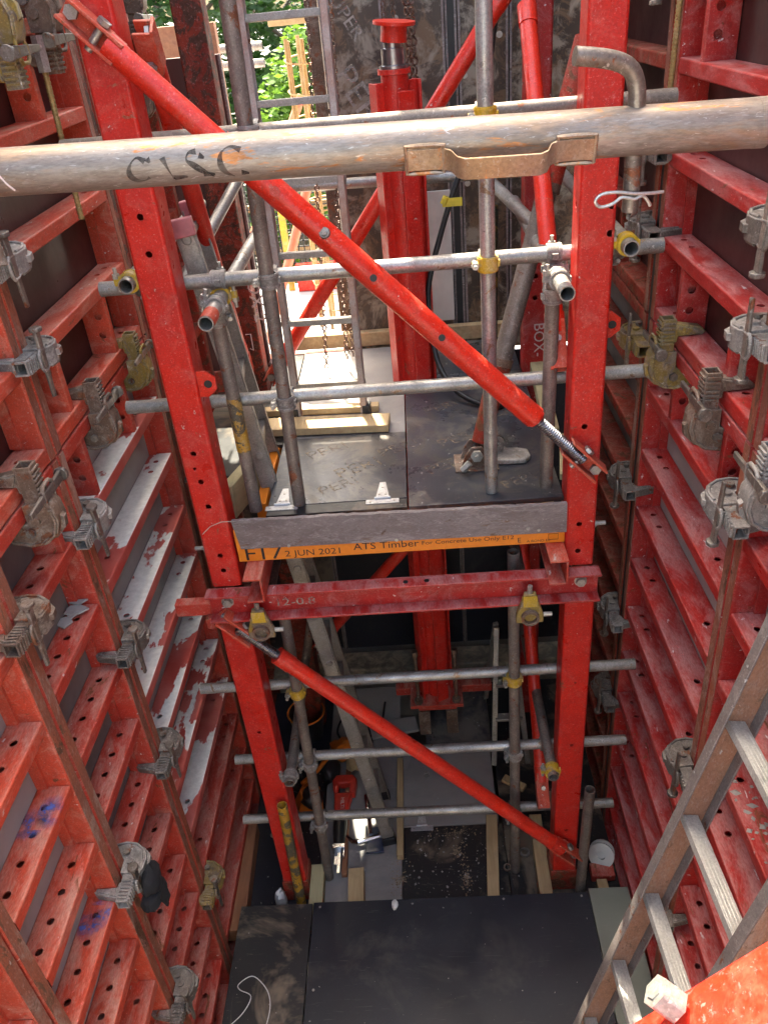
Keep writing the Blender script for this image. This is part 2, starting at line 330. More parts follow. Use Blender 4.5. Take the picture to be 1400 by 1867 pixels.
        if caps:
            ring = [P(r, 0), P(wa-r, 0), P(wa, r), P(wa, wb-r), P(wa-r, wb), P(r, wb), P(0, wb-r), P(0, r)]
            s.add(ring, [tuple(range(8))]); s.add([p+D*L for p in ring], [tuple(reversed(range(8)))])
        return s
    def mesh(s, name='m'):
        me = bpy.data.meshes.new(name); me.from_pydata([tuple(p) for p in s.v], [], s.f)
        me.polygons.foreach_set('use_smooth', s.sm); me.update(); me.set_sharp_from_angle(angle=R(38)); return me
def tag(o, label=None, cat=None, group=None, kind=None):
    for k, v_ in (('label', label), ('category', cat), ('group', group), ('kind', kind)):
        if v_: o[k] = v_
    return o
def obj(name, mb, mat, parent=None, label=None, cat=None, group=None, kind=None, bev=0, loc=None):
    me = mb.mesh(name) if isinstance(mb, MB) else mb
    o = bpy.data.objects.new(name, me); col.objects.link(o)
    if not me.materials: me.materials.append(MT[mat])
    elif me.materials[0] is not MT[mat]:
        o.material_slots[0].link = 'OBJECT'; o.material_slots[0].material = MT[mat]
    if parent:
        o.parent = parent
        if loc is None and parent.type == 'EMPTY': o.location = -parent.location   # mesh given in world coordinates
    if loc is not None: o.location = loc
    if bev:
        b = o.modifiers.new('bevel', 'BEVEL'); b.width = bev; b.segments = 2; b.limit_method = 'ANGLE'; b.angle_limit = R(40)
    return tag(o, label, cat, group, kind)
def empty(name, loc, label=None, cat=None, group=None, mtx=None):
    o = bpy.data.objects.new(name, None); col.objects.link(o); o.empty_display_size = .05
    if mtx is not None: o.matrix_world = mtx
    else: o.location = loc
    return tag(o, label, cat, group)
def textmesh(body, size, sx=1.0, ext=.0):
    c = bpy.data.curves.new('t', 'FONT'); c.body = body; c.size = size; c.align_x = 'LEFT'; c.extrude = ext; c.resolution_u = 3
    o = bpy.data.objects.new('t', c); col.objects.link(o)
    dg = bpy.context.evaluated_depsgraph_get(); me = bpy.data.meshes.new_from_object(o.evaluated_get(dg))
    bpy.data.objects.remove(o); bpy.data.curves.remove(c)
    for v_ in me.vertices: v_.co.x *= sx
    return me
def lettering(name, body, size, O, ux, uy, mat, parent, sx=1.0, fn=None):
    me = textmesh(body, size, sx); O, ux, uy = V(O), V(ux).normalized(), V(uy).normalized()
    for v_ in me.vertices:
        q = fn(v_.co.x, v_.co.y) if fn else O+ux*v_.co.x+uy*v_.co.y
        v_.co = q
    me.materials.clear()
    return obj(name, me, mat, parent)
def smooth(pts, n=6):
    out = []; P = [V(p) for p in pts]
    for i in range(len(P)-1):
        a = P[max(i-1, 0)]; b = P[i]; c = P[i+1]; d = P[min(i+2, len(P)-1)]
        for k in range(n):
            t = k/n; out.append(.5*((2*b)+(c-a)*t+(2*a-5*b+4*c-d)*t*t+(3*b-a-3*c+d)*t**3))
    return out+[P[-1]]
XL, XR = -1.11, .875     # front planes of the two formwork walls
# ================================================================ THE SETTING
GS, GZ = 2.12, -4.0        # top of the building slab; street ground far below it
mb = MB()          # ground out to the horizon, with the shaft left open
for x0, x1, y0, y1 in ((-700, 700, 4.65, 1200), (-700, 700, -700, -2.4), (-700, -1.65, -2.4, 4.65), (1.4, 700, -2.4, 4.65)):
    mb.add([(x0, y0, GZ), (x1, y0, GZ), (x1, y1, GZ), (x0, y1, GZ)], [(0, 1, 2, 3)])
obj('ground', mb, 'concd', kind='structure')
mb = MB()
for x0, x1, y0, y1 in ((-8, 8, 4.45, 6.75), (-8, 8, -9, -2.2), (-8, -1.45, -2.2, 4.45), (1.2, 8, -2.2, 4.45)): mb.box(x0, x1, y0, y1, GS-.3, GS)
obj('slab', mb, 'conc', kind='structure')
mb = MB(); mb.box(-1.45, 1.2, -2.2, 4.45, -.6, -.35); obj('shaft_floor', mb, 'concd', kind='structure')
mb = MB(); mb.box(-1.65, -1.45, -2.2, 4.45, -.6, GS-.302); mb.box(1.2, 1.4, -2.2, 4.45, -.6, GS-.302); mb.box(-1.65, 1.4, -2.4, -2.2, -.6, GS-.302); mb.box(-1.65, 1.4, 4.45, 4.65, -.6, GS-.302)
obj('shaft_wall', mb, 'conc', kind='structure')

# ---------------------------------------------------------------- formwork panels
def panel(side, y0, y1, z0, z1, tops, stiff, red, face, label, edge='rustedge', group='steel formwork panels', ribmat=None, holes=True, ribholes=None):
    s = 1 if side == 'L' else -1; XF = XL if s > 0 else XR; D = .10
    E = empty('wall_formwork', (XF-s*D, (y0+y1)/2, z0), label, 'formwork', group)
    o = E.location.copy(); nx = V((s, 0, 0)); Y = V((0, 1, 0)); Z = V((0, 0, 1))
    def rel(p): return V(p)-o
    xb = XF-s*D
    m = MB(); x1_ = xb-s*.018; m.box(min(xb, x1_), max(xb, x1_), y0+.004, y1-.004, z0+.004, z1-.004); obj('facing_sheet', m, face, E)
    pw = .046
    vh = [(u, .023, .009) for u in [.18+.272*k for k in range(int((z1-z0)/.272))]]
    for ya in (y0+.0015, y1-pw-.0015):
        m = MB(); m.rhs((xb, ya, z0+.002), Z, z1-z0-.004, nx, Y, D, pw, .006); ep = obj('edge_profile', m, red, E)
        m = MB(); xa, xc = sorted((XF+s*.0004, XF+s*.0022)); m.box(xa, xc, ya+.004, ya+pw-.004, z0+.004, z1-.004); obj('scraped_face', m, edge, ep)
        # inner lip that carries the facing sheet
        yi = ya+pw if ya < (y0+y1)/2 else ya-.012
        m = MB(); xa, xc = sorted((xb+s*.001, xb+s*.035)); m.box(xa, xc, yi+.0005, yi+.0115, z0+.06, z1-.06); obj('lip', m, red, ep)
    L = y1-y0-2*pw-.007; ys = y0+pw+.0035
    def rib(zt, h, mat):
        key = (s, round(L, 3), h)
        if key not in RIBS:
            m = MB(); hl = []
            for u in (.075, .165, L-.165, L-.075):
                if 0.03 < u < L-.03: hl.append((u, D*.48, .0115))
            hl = sorted(set((round(a, 3), b, c) for a, b, c in hl))
            hl = [q for i, q in enumerate(hl) if i == 0 or q[0]-hl[i-1][0] > .05]
            m.rhs((0, 0, -h), Y, L, nx, Z, D-.001, h, .005, {'+B': hl} if h > .035 else {}, caps=False)
            RIBS[key] = m.mesh('rib'); RIBS[key].materials.append(MT[mat])
        return obj('rib', RIBS[key], mat, E, loc=rel((xb, ys, zt)))
    for zt in tops: rib(zt, .046, (ribmat or {}).get(round(zt, 2), red))
    for zt in (z0+.052, z1-.002): rib(zt, .05, edge if zt > 4.5 else red)
    for ya, za, zb in stiff:
        m = MB(); hl = [(u, .06, .013) for u in (.07, .14) if u < zb-za-.03]+([(zb-za-.03, .035, .006)] if zb-za > .2 else [])
        m.rhs((xb+s*.001, ya, za), Z, zb-za, nx, Y, D-.006, .03, .003, {'-B': hl}, caps=False); obj('stiffener', m, red, E)
    return E
RIBS = {}
lo = [2.74-.272*k for k in range(10)]; hi = [3.31+.272*k for k in range(7)]
def st(y, tiers=(0, 1, 3)):      # short upright stiffeners in the top and bottom bays
    r = []
    if 0 in tiers: r.append((y, 2.741, 2.948))
    return r
cemr = {round(z, 2): 'cem' for z in lo[1:7]}; cemr[round(lo[0], 2)] = 'cem'
panel('L', 2.165, 3.215, .02, 2.998, lo, [(2.36, 2.741, 2.946), (2.83, 2.741, 2.946)], 'redM', 'plygreyface', 'lower left formwork with white cement flaking on its wide red ribs beside the left post', ribmat=cemr)
panel('L', 2.165, 3.215, 3.002, 5.30, hi, [(2.36, 3.054, 3.263), (2.87, 3.054, 3.263), (2.30, 3.851, 4.073), (2.80, 3.851, 4.073)], 'redL', 'plybrown', 'upper left formwork panel with dark brown face behind the tall left red post')
panel('L', 1.645, 2.160, .02, 2.998, lo, [(2.02, 2.741, 2.946)], 'redM', 'concd', 'narrow lower left panel with dusty rose ribs between the two rows of clamps')
panel('L', 1.645, 2.160, 3.002, 5.30, hi, [], 'redL', 'plybrown', 'narrow upper left panel at the left picture edge above the seam')
panel('L', 1.120, 1.640, .02, 2.998, lo, [], 'redL', 'plygreyface', 'bright salmon red lower left panel with blue spray marks, nearest the viewer')
panel('L', 1.120, 1.640, 3.002, 5.30, hi, [], 'redL', 'plybrown', 'upper left panel just outside the left picture edge')
panel('L', -.30, 1.115, .02, 2.998, lo, [], 'redL', 'plygreyface', 'lower left panel at the bottom left picture corner')
panel('L', -.30, 1.115, 3.002, 5.30, hi, [], 'redL', 'plybrown', 'upper left panel beside the viewer')
panel('L', 3.26, 4.14, .02, 2.998, lo, [], 'rustred', 'concd', 'rusty lower left panel in the far corner behind the left posts')
panel('L', 3.26, 4.14, 3.002, 5.30, hi, [(3.62, 3.054, 3.263)], 'rustred', 'plybrown', 'rusty upper left panel in the far corner beside the opening')
panel('R', 1.935, 2.960, .02, 2.998, lo, [(2.62, 2.741, 2.946), (2.12, 2.741, 2.946)], 'redR', 'plygreyface', 'lower right formwork with crimson ribs and grey face between dark strip and ladder')
panel('R', 1.935, 2.960, 3.002, 5.30, hi, [(2.66, 3.054, 3.263), (2.18, 3.054, 3.263), (2.70, 3.851, 4.073), (2.16, 3.851, 4.073)], 'redR', 'plybrown', 'upper right formwork panel with crimson ribs over a dark brown face')
panel('R', 1.00, 1.930, .02, 2.998, lo, [], 'redR', 'plygreyface', 'lower right panel with holed ribs behind the brown ladder')
panel('R', 1.00, 1.930, 3.002, 5.30, hi, [], 'redR', 'plybrown', 'upper right panel at the right picture edge')
panel('R', -.30, .995, .02, 2.998, lo, [], 'redR', 'plygreyface', 'lower right panel under the bottom right picture corner')
panel('R', -.30, .995, 3.002, 5.30, hi, [], 'redR', 'plybrown', 'upper right panel beside the viewer')
panel('R', 3.005, 4.14, .02, 2.998, lo, [], 'rustred', 'concd', 'rusty lower right panel in the far corner beyond the dark strip')
panel('R', 3.005, 4.14, 3.002, 5.30, hi, [(3.5, 3.054, 3.263)], 'rustred', 'plybrown', 'rusty upper right panel in the far corner beyond the dark strip')
m = MB(); m.box(XR+.004, XR+.10, 2.963, 3.002, .02, 5.3)
obj('joint_filler', m, 'black', None, 'dark upright filler strip between two right hand formwork panels', 'filler strip')
m = MB(); m.box(XL-.10, XL-.002, 3.217, 3.258, .02, 5.3)
obj('joint_filler', m, 'rustpost', None, 'rusty upright filler strip in the left wall behind the tall left post', 'filler strip')

def spray(name):
    m, t, b = nodes(name); tc = N(t, 'ShaderNodeTexCoord'); v = coords(t)
    ln = N(t, 'ShaderNodeVectorMath', operation='LENGTH'); t.links.new(tc.outputs['Object'], ln.inputs[0])
    k = mul(t, ramp(t, ln.outputs['Value'], .02, .06, 1, 0), ramp(t, noise(t, v, 26, 7, .7), .38, .62))
    t.links.new(k, b.inputs['Alpha']); b.inputs['Base Color'].default_value = (.07, .13, .38, 1); b.inputs['Roughness'].default_value = .7; return m
MT['spray'] = spray('blue_spray_mark')
np_ = bpy.data.objects['wall_formwork.004']
for x, y, z in ((-1.175, 1.46, lo[2]), (-1.15, 1.52, lo[4]), (-1.17, 1.49, lo[4]), (-1.14, 1.50, lo[2])):
    m = MB(); m.add([(-.035, -.06, 0), (.035, -.06, 0), (.035, .06, 0), (-.035, .06, 0)], [(0, 1, 2, 3)])
    o = obj('spray_mark', m, 'spray', np_, loc=V((x, y, z+.0008))-np_.location)
# ---------------------------------------------------------------- red tower posts
def post(x0, x1, y0, y1, z0, z1, mat, label, holes, extra=None):
    E = empty('steel_post', ((x0+x1)/2, (y0+y1)/2, z0), label, 'post', 'red box section tower posts')
    m = MB(); hl = [(z-z0, fx*(x1-x0), r) for z, fx, r in holes if z0+.02 < z < z1-.02]
    side = [(z-z0, (y1-y0)*.5, r) for z, fx, r in holes if z0+.02 < z < z1-.02]
    m.rhs((x0, y0, z0), V((0, 0, 1)), z1-z0, V((1, 0, 0)), V((0, 1, 0)), x1-x0, y1-y0, .010, {'-B': hl, ('+A' if x0 < 0 else '-A'): side[::2]})
    obj('shaft', m, mat, E)
    return E
hz = [(z, .62, .0105) for z in (3.30, 3.42, 3.54, 3.66, 4.3, 4.42, 4.54, 2.62, 2.74, 2.86, 2.43, 2.33)]
pFL = post(-.850, -.735, 2.5, 2.622, 2.215, 5.25, 'red', 'tall bright red upper post left of the platform with the brace bracket near its top', [(3.49, .5, .0105), (3.60, .5, .0105), (2.80, .42, .0105), (2.74, .35, .006), (2.685, .45, .0105), (2.58, .5, .0105), (2.36, .5, .0105), (2.29, .5, .0105)])
pFR = post(.503, .612, 2.5, 2.615, 2.215, 5.25, 'red', 'tall bright red upper post right of the platform behind the cranked pin', [(3.52, .86, .0105), (3.44, .86, .0105), (2.80, .45, .0105), (2.70, .45, .0105), (2.40, .45, .0105), (2.28, .45, .0105)])
pLL = post(-.862, -.742, 2.497, 2.622, .13, 2.085, 'red', 'lower left red post standing on the bottom deck below the cross beam', [(1.40, .5, .008), (.75, .5, .008)])
pLR = post(.512, .628, 2.497, 2.615, .13, 2.085, 'red', 'lower right red post standing on the bottom deck below the cross beam', [(1.60, .5, .006), (1.22, .5, .009), (.62, .5, .008), (.55, .5, .009)])
pBL = post(-.862, -.742, 3.68, 3.80, .16, 5.25, 'rustpost', 'rust stained dark red rear post chalked BOX-2 beside the opening', [])
pBR = post(.505, .612, 3.70, 3.81, .16, 5.25, 'redR', 'dull red rear post chalked BOX behind the slanting prop', [(2.86, .5, .012), (2.96, .5, .012), (3.06, .5, .012), (1.3, .5, .012), (1.2, .5, .012), (1.1, .5, .012)])
lettering('chalk_writing', 'BOX-2', .085, (-.755, 3.677, 3.10), (.05, 0, -1), (1, 0, .05), 'chalk', pBL)
bpy.data.objects['chalk_writing'].location = -pBL.location
m = MB(); m.path([(-.80, 3.676, 2.80), (-.775, 3.676, 2.80), (-.775, 3.676, 2.72), (-.79, 3.676, 2.73)], .003, 5); obj('chalk_arrow', m, 'chalk', pBL)
o = lettering('chalk_writing', 'BOX-', .07, (.555, 3.697, 2.74), (.02, 0, -1), (1, 0, .02), 'chalk', pBR); o.location = -pBR.location
for P, x, zs in ((pBL, -.80, (3.60,)), ):
    for z in zs:
        m = MB(); m.lathe([(.0, .0), (.034, .0), (.034, .018), (.022, .02), (.020, .045), (0, .046)], (x+.02, 3.68, z), (0, -1, 0), 6); obj('bolt', m, 'clampb', P)
# lug plates on the posts
def lug(P, x, z, s, y=2.56):
    m = MB(); pts = [(0, -.045), (.03, -.045), (.06, -.02), (.06, .02), (.03, .045), (0, .045)]
    k = MB(); k.holeplate((0, 0, 0), (1, 0, 0), (0, 0, 1), .01, .01, (0, -1, 0), .01, [])
    ring = []; n = 16
    outer = [(p[0]*s, p[1]) for p in pts]
    m.poly(pts if s > 0 else [(-a, b) for a, b in reversed(pts)], (x, y, z), (1, 0, 0), (0, 0, 1), .01)
    o = obj('lug', m, 'redbrace', P)
    q = MB(); q.cyl((x+s*.033, y-.0062, z), (x+s*.033, y-.0052, z), .014, 14); obj('lug_hole', q, 'black', P)
lug(pFL, -.735, 3.05, 1, 2.52); lug(pFR, .612, 3.12, 1, 2.60)
for P, pts in ((pFL, [(-.85, 2.56, 2.36, -1)]), (pFR, [(.612, 2.56, 2.36, 1)])):
    for x, y, z, s in pts:
        m = MB(); m.cyl((x, y, z), (x+s*.05, y, z), .009, 10); m.cyl((x, y, z), (x+s*.014, y, z), .017, 6); obj('bolt', m, 'bolt', P)
# base shoes
for P, x0, x1 in ((pLL, -.868, -.735), (pLR, .505, .634)):
    m = MB(); m.box(x0, x1, 2.49, 2.629, .13, .30); obj('base_shoe', m, 'rustred', P, bev=.004)

# ---------------------------------------------------------------- cross beam
def channel(name, x0, x1, y, z0, z1, d, mat, label, cat='beam'):
    E = empty(name, ((x0+x1)/2, y, z0), label, cat)
    m = MB(); m.box(x0, x1, y-.008, y, z0+.0, z1); obj('web', m, mat, E, bev=.002)
    m = MB(); m.box(x0, x1, y-d, y-.0085, z0, z0+.009); obj('lower_flange', m, mat, E, bev=.002)
    m = MB(); m.box(x0, x1, y-d, y-.0085, z1-.009, z1); obj('upper_flange', m, mat, E, bev=.002)
    return E
cb = channel('cross_beam', -.872, .632, 2.494, 2.085, 2.213, .062, 'redR', 'red channel beam bolted across the two front posts under the platform')
for x in (-.80, .565):
    m = MB(); m.cyl((x, 2.486, 2.15), (x, 2.468, 2.15), .019, 6); m.cyl((x, 2.4865, 2.15), (x, 2.482, 2.15), .024, 16); obj('bolt', m, 'bolt', cb)
for x, y in ((-.02, 2.46), (-.1, 2.46)):
    m = MB(); m.cyl((x, y, 2.2135), (x, y, 2.2145), .010, 12); obj('bolt_hole', m, 'black', cb)
o = lettering('chalk_writing', '12-0.8', .05, (-.62, 2.4853, 2.115), (1, 0, 0), (0, 0, 1), 'stencilw', cb, 1.3); o.location = -cb.location
m = MB(); m.box(-1.02, -.874, 2.50, 2.545, 2.075, 2.135); m.box(-.90, -.868, 2.47, 2.50, 2.03, 2.08)
obj('spacer_block', m, 'redM', None, 'short red packer between left wall ribs and the end of the cross beam', 'packer', bev=.003)
for x, lab in ((-.66, 'short red channel bracket under the left end of the orange timber'), (.463, 'short red channel bracket under the right end of the orange timber')):
    E = empty('bracket', (x, 2.45, 2.22), lab, 'bracket', 'red channel brackets under the orange timber')
    m = MB(); m.box(x-.034, x+.034, 2.38, 3.90, 2.318, 2.327); obj('upper_flange', m, 'redL', E, bev=.002)
    m = MB(); m.box(x+.026, x+.034, 2.38, 3.90, 2.224, 2.3175); obj('web', m, 'redM', E, bev=.002)
    m = MB(); m.box(x-.034, x+.0255, 2.38, 3.90, 2.2165, 2.2255); obj('lower_flange', m, 'redM', E, bev=.002)

# ---------------------------------------------------------------- platform
E = empty('orange_timber', (-.1, 2.52, 2.328), 'orange sealed timber bearer with printed lettering along the platform front', 'timber beam')
m = MB(); m.box(-.722, .500, 2.494, 2.535, 2.329, 2.47); obj('bearer', m, 'orange', E, bev=.003)
for tx, sz, x, z, sx in (('F17', .085, -.70, 2.335, 1.2), ('2 JUN 2021', .038, -.545, 2.342, 1.2), ('ATS Timber', .043, -.285, 2.352, 1.15), ('For Concrete Use Only E12', .024, -.03, 2.357, 1.25), ('A BOND E0', .014, .36, 2.338, 1.2), ('E', .03, .325, 2.34, 1.0)):
    o = lettering('lettering', tx, sz, (x, 2.4935, z), (1, 0, 0.0), (0, 0, 1), 'ink', E, sx); o.location = -E.location
m = MB(); m.path([(.44, 2.4933, 2.345), (.475, 2.4933, 2.345), (.475, 2.4933, 2.37), (.44, 2.4933, 2.37)], .0012, 4, True); obj('printed_mark', m, 'ink', E)
E = empty('edge_timber', (-.1, 2.485, 2.37), 'weathered grey brown board nailed along the platform front edge', 'board')
m = MB(); n = 60                                   # slightly ragged top edge
top = [(-.715+1.215*i/n, 2.527-.018*i/n+random.uniform(-.0025, .0025)) for i in range(n+1)]
m.poly([(-.700, 2.402), (.502, 2.388)]+list(reversed(top)), (0, 2.482, 0), (1, 0, 0), (0, 0, 1), .018); obj('board', m, 'fascia', E)
for x, z in ((-.52, 2.405), (-.12, 2.40), (.40, 2.405), (.36, 2.415)):
    m = MB(); m.cyl((x, 2.4728, z), (x, 2.4700, z), .006, 10); obj('nail', m, 'bolt', E)
m = MB(); m.path([(-.71, 2.48, 2.523), (-.75, 2.47, 2.53), (-.79, 2.46, 2.52), (-.82, 2.44, 2.50)], .0015, 5); obj('splinter', m, 'pinew', E)
DZ = 2.50
def sheet(name, x0, x1, y0, y1, zt, t, mat, label, cat='plywood sheet', group=None, bev=.0015, rot=0):
    m = MB(); cx, cy = (x0+x1)/2, (y0+y1)/2; a, b = (x1-x0)/2, (y1-y0)/2
    m.box(-a, a, -b, b, -t, 0)
    o = obj(name, m, mat, None, label, cat, group, bev=bev, loc=(cx, cy, zt)); o.rotation_euler.z = R(rot); return o
hatch = sheet('deck_hatch', -.60, -.073, 2.605, 3.15, DZ, .018, 'plyplat', 'dark plywood hatch door with two steel hinges at the platform front left', 'hatch')
deckA = sheet('plywood_sheet', -.067, .50, 2.54, 3.72, DZ, .018, 'plyplat', 'scuffed printed plywood sheet on the platform right of the hatch')
deckB = sheet('plywood_sheet', -.60, -.073, 3.155, 4.17, DZ-.004, .018, 'plygrey', 'plywood sheet behind the hatch under the upright ladder feet')
deckC = sheet('plywood_sheet', -.067, .50, 3.725, 4.17, DZ-.002, .018, 'plyplat', 'plywood strip along the rear edge of the platform')
deckD = sheet('plywood_sheet', -.60, -.073, 2.538, 2.60, DZ, .018, 'plydirty', 'narrow dusty plywood strip between hatch and front board')
for k, (x0, x1) in enumerate(((-.60, -.555), (-.12, -.075), (.42, .465))):
    m = MB(); m.box(x0, x1, 2.54, 4.17, 2.36, 2.478)
    obj('joist', m, 'pine', None, ['pine joist under the left edge of the platform', 'pine joist under the middle of the platform', 'pine joist under the right side of the platform'][k], 'joist', 'platform joists')
sheet('plywood_sheet', -.735, -.606, 3.12, 4.17, DZ-.006, .018, 'plydirty', 'narrow plywood strip added between platform and rusty rear post to block a sun streak')  # added to close a gap that let a sun streak reach below
sheet('plywood_sheet', -1.01, -.74, 2.95, 3.66, 2.45, .018, 'plydirty', 'dirty plywood strip added beside the left wall to narrow the sun streak below')  # added strip; the gap it leaves lets only a thin sun streak through
def stencil(body, x, y, rot, size, z, mat='stencil'):
    c, s_ = math.cos(R(rot)), math.sin(R(rot)); return lettering('faded_print', body, size, (x, y, z), (c, s_, 0), (-s_, c, 0), mat, None)
pr = []
def addprint(par, body, x, y, rot, size, z, mat='stencil'):
    o = stencil(body, x, y, rot, size, z, mat); o.parent = par; o.location = -par.location; return o
for x, y, s_ in ((-.34, 2.78, .11), (-.17, 2.93, .10), (-.47, 2.95, .10), (-.40, 2.66, .09)):
    addprint(hatch, 'PERI', x, y, 28, s_, DZ+.0006)
for x, y, s_ in ((.02, 2.76, .10), (.08, 2.98, .10), (.28, 3.20, .10), (.03, 3.3, .09), (.30, 2.62, .08)):
    addprint(deckA, 'PERI', x, y, 28, s_, DZ+.0006)
def hinge(x, y, z, label):
    E = empty('hinge', (x, y, z), label, 'hinge', 'galvanised tee hinges on the platform hatch')
    m = MB(); m.box(x-.062, x+.062, y-.034, y-.004, z+.0005, z+.003); obj('leaf', m, 'chrome2', E)
    m = MB(); m.add([(x-.026, y+.004, z+.003), (x+.026, y+.004, z+.003), (x+.011, y+.12, z+.003), (x-.011, y+.12, z+.003)], [(0, 1, 2, 3)])
    m.add([(x-.026, y+.004, z+.0005), (x+.026, y+.004, z+.0005), (x+.026, y+.004, z+.003), (x-.026, y+.004, z+.003)], [(0, 1, 2, 3)]); obj('strap', m, 'chrome2', E)
    m = MB(); m.cyl((x-.03, y, z+.005), (x+.03, y, z+.005), .006, 10); obj('pin', m, 'chrome2', E)
    for dx, dy in ((-.045, -.02), (.045, -.02), (-.012, .03), (.012, .03), (0, .08)):
        m = MB(); m.cyl((x+dx, y+dy, z+.003), (x+dx, y+dy, z+.0045), .005, 8); obj('screw', m, 'bolt', E)
MT['chrome2'] = worn('zinc_hinge', (.60, .60, .60), (.5, .5, .5), .4, .5, dusta=.1, topdust=.1)
hinge(-.545, 2.605, DZ, 'left galvanised tee hinge on the hatch near the yellow banded tube')
hinge(-.165, 2.605, DZ, 'right galvanised tee hinge on the hatch near the front middle of the platform')
def timber(p, q, w_, h_, mat, label, group=None, cat='timber', bev=.003):
    p, q = V(p), V(q); c = (p+q)/2; m = MB(); m.beam(p-c, q-c, w_, h_)
    return obj('timber', m, mat, None, label, cat, group, bev=bev, loc=c)
timber((-.70, 3.24, 2.522), (-.14, 3.205, 2.522), .12, .034, 'pine', 'pale sunlit board lying across the platform behind the hatch')
timber((-.72, 3.42, 2.513), (-.19, 3.39, 2.513), .05, .03, 'pine', 'thin batten under the feet of the upright ladder')
timber((-.68, 4.22, 2.54), (.50, 4.20, 2.54), .05, .075, 'pine', 'long pale timber along the rear edge of the platform')
timber((.53, 3.00, 2.52), (.575, 3.78, 2.52), .06, .05, 'pineg', 'grey green timber lying beside the right rear post')
timber((.535, 2.66, 2.51), (.59, 2.98, 2.51), .06, .03, 'pineg', 'short pale timber under the grey standing tube on the right')
timber((-.90, 3.62, 2.50), (-.80, 3.66, 2.50), .10, .05, 'pineg', 'short pale timber block at the foot of the rusty rear post')
timber((-.78, 2.72, 2.46), (-.66, 3.30, 2.40), .05, .14, 'pineg', 'pale timber slanting down through the gap left of the hatch')
timber((-.64, 2.66, 2.43), (-.64, 3.6, 2.43), .04, .10, 'orange', 'orange timber edge below the platform left of the hatch')
# ---------------------------------------------------------------- rear wall of the shaft
def bpanel(x0, x1, z0, z1, mat, label, y=4.24, rivets=()):
    E = empty('rear_formwork', ((x0+x1)/2, y, z0), label, 'formwork', 'rear wall sheets')
    m = MB(); m.box(x0, x1, y, y+.02, z0, z1); obj('sheet', m, mat, E, bev=.002)
    for x in (x0+.006, x1-.006):
        m = MB(); m.box(x-.005, x+.005, y-.006, y-.0005, z0, z1); obj('edge_strip', m, 'fascia', E)
    for x, z in rivets:
        m = MB(); m.cyl((x, y-.008, z), (x, y, z), .014, 12); obj('plug', m, 'pinew', E)
    return E
pA = bpanel(-.335, -.06, 2.42, 5.3, 'plyback', 'stained rear plywood sheet with faded PER lettering left of the jack', rivets=((-.10, 3.62), (-.10, 2.9)))
bpanel(-.056, .215, 2.42, 5.3, 'plyback', 'stained rear plywood sheet behind the jack column', rivets=((-.02, 3.66), (.17, 3.1), (.0, 4.0)))
bpanel(.275, .50, 2.42, 3.32, 'plyback', 'short brown stained rear sheet right of the dark gap', rivets=((.30, 3.28),))
bpanel(.275, .50, 3.324, 5.3, 'plyback', 'tall mottled rear sheet right of the dark gap', rivets=((.30, 3.75), (.46, 3.9), (.46, 3.5)))
bpanel(.505, .96, 2.42, 5.3, 'plyback', 'rear sheet behind the dull red rear post', rivets=((.6, 3.9),))
bpanel(.218, .272, 2.42, 5.3, 'black', 'narrow black rear strip right of the pale sheet', 4.262)
m = MB(); m.box(.075, .212, 4.222, 4.231, 2.60, 3.26); obj('pale_sheet', m, 'palesheet', None, 'pale grey sheet standing behind the jack column at the rear wall', 'sheet', bev=.002)
for tx, sz, x, z in (('PERI', .15, -.305, 3.80), ('UPER', .08, -.29, 4.10)):
    o = lettering('faded_print', tx, sz, (x, 4.2385, z), (.5, 0, -.866), (.866, 0, .5), 'stencilw', pA, 1.1); o.location = -pA.location
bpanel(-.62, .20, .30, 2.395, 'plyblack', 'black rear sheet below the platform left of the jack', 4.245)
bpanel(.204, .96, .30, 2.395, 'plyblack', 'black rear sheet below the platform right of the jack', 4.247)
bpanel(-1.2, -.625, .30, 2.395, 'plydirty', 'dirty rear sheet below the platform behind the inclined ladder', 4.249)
bpanel(-1.208, -.80, 2.42, 3.93, 'plybrown', 'dark brown rear sheet behind the rusty rear post', 4.20)
m = MB(); m.box(-.34, .97, 4.284, 4.298, 2.43, 5.30); obj('light_stop_backing', m, 'black', None, 'black sheeting added behind the rear wall joints to stop light leaking through', 'sheeting')  # added to stop daylight leaking through the sheet joints
m = MB(); m.box(-1.2, .96, 4.06, 4.235, .16, .27); obj('ledge', m, 'rubble', None, 'pale concrete ledge along the foot of the rear wall', 'ledge', bev=.01)
m = MB(); m.box(-1.2, -.35, 4.18, 4.40, 2.30, 2.42); obj('sill_beam', m, 'rustred', None, 'red sill beam under the rear opening', 'beam', bev=.004)

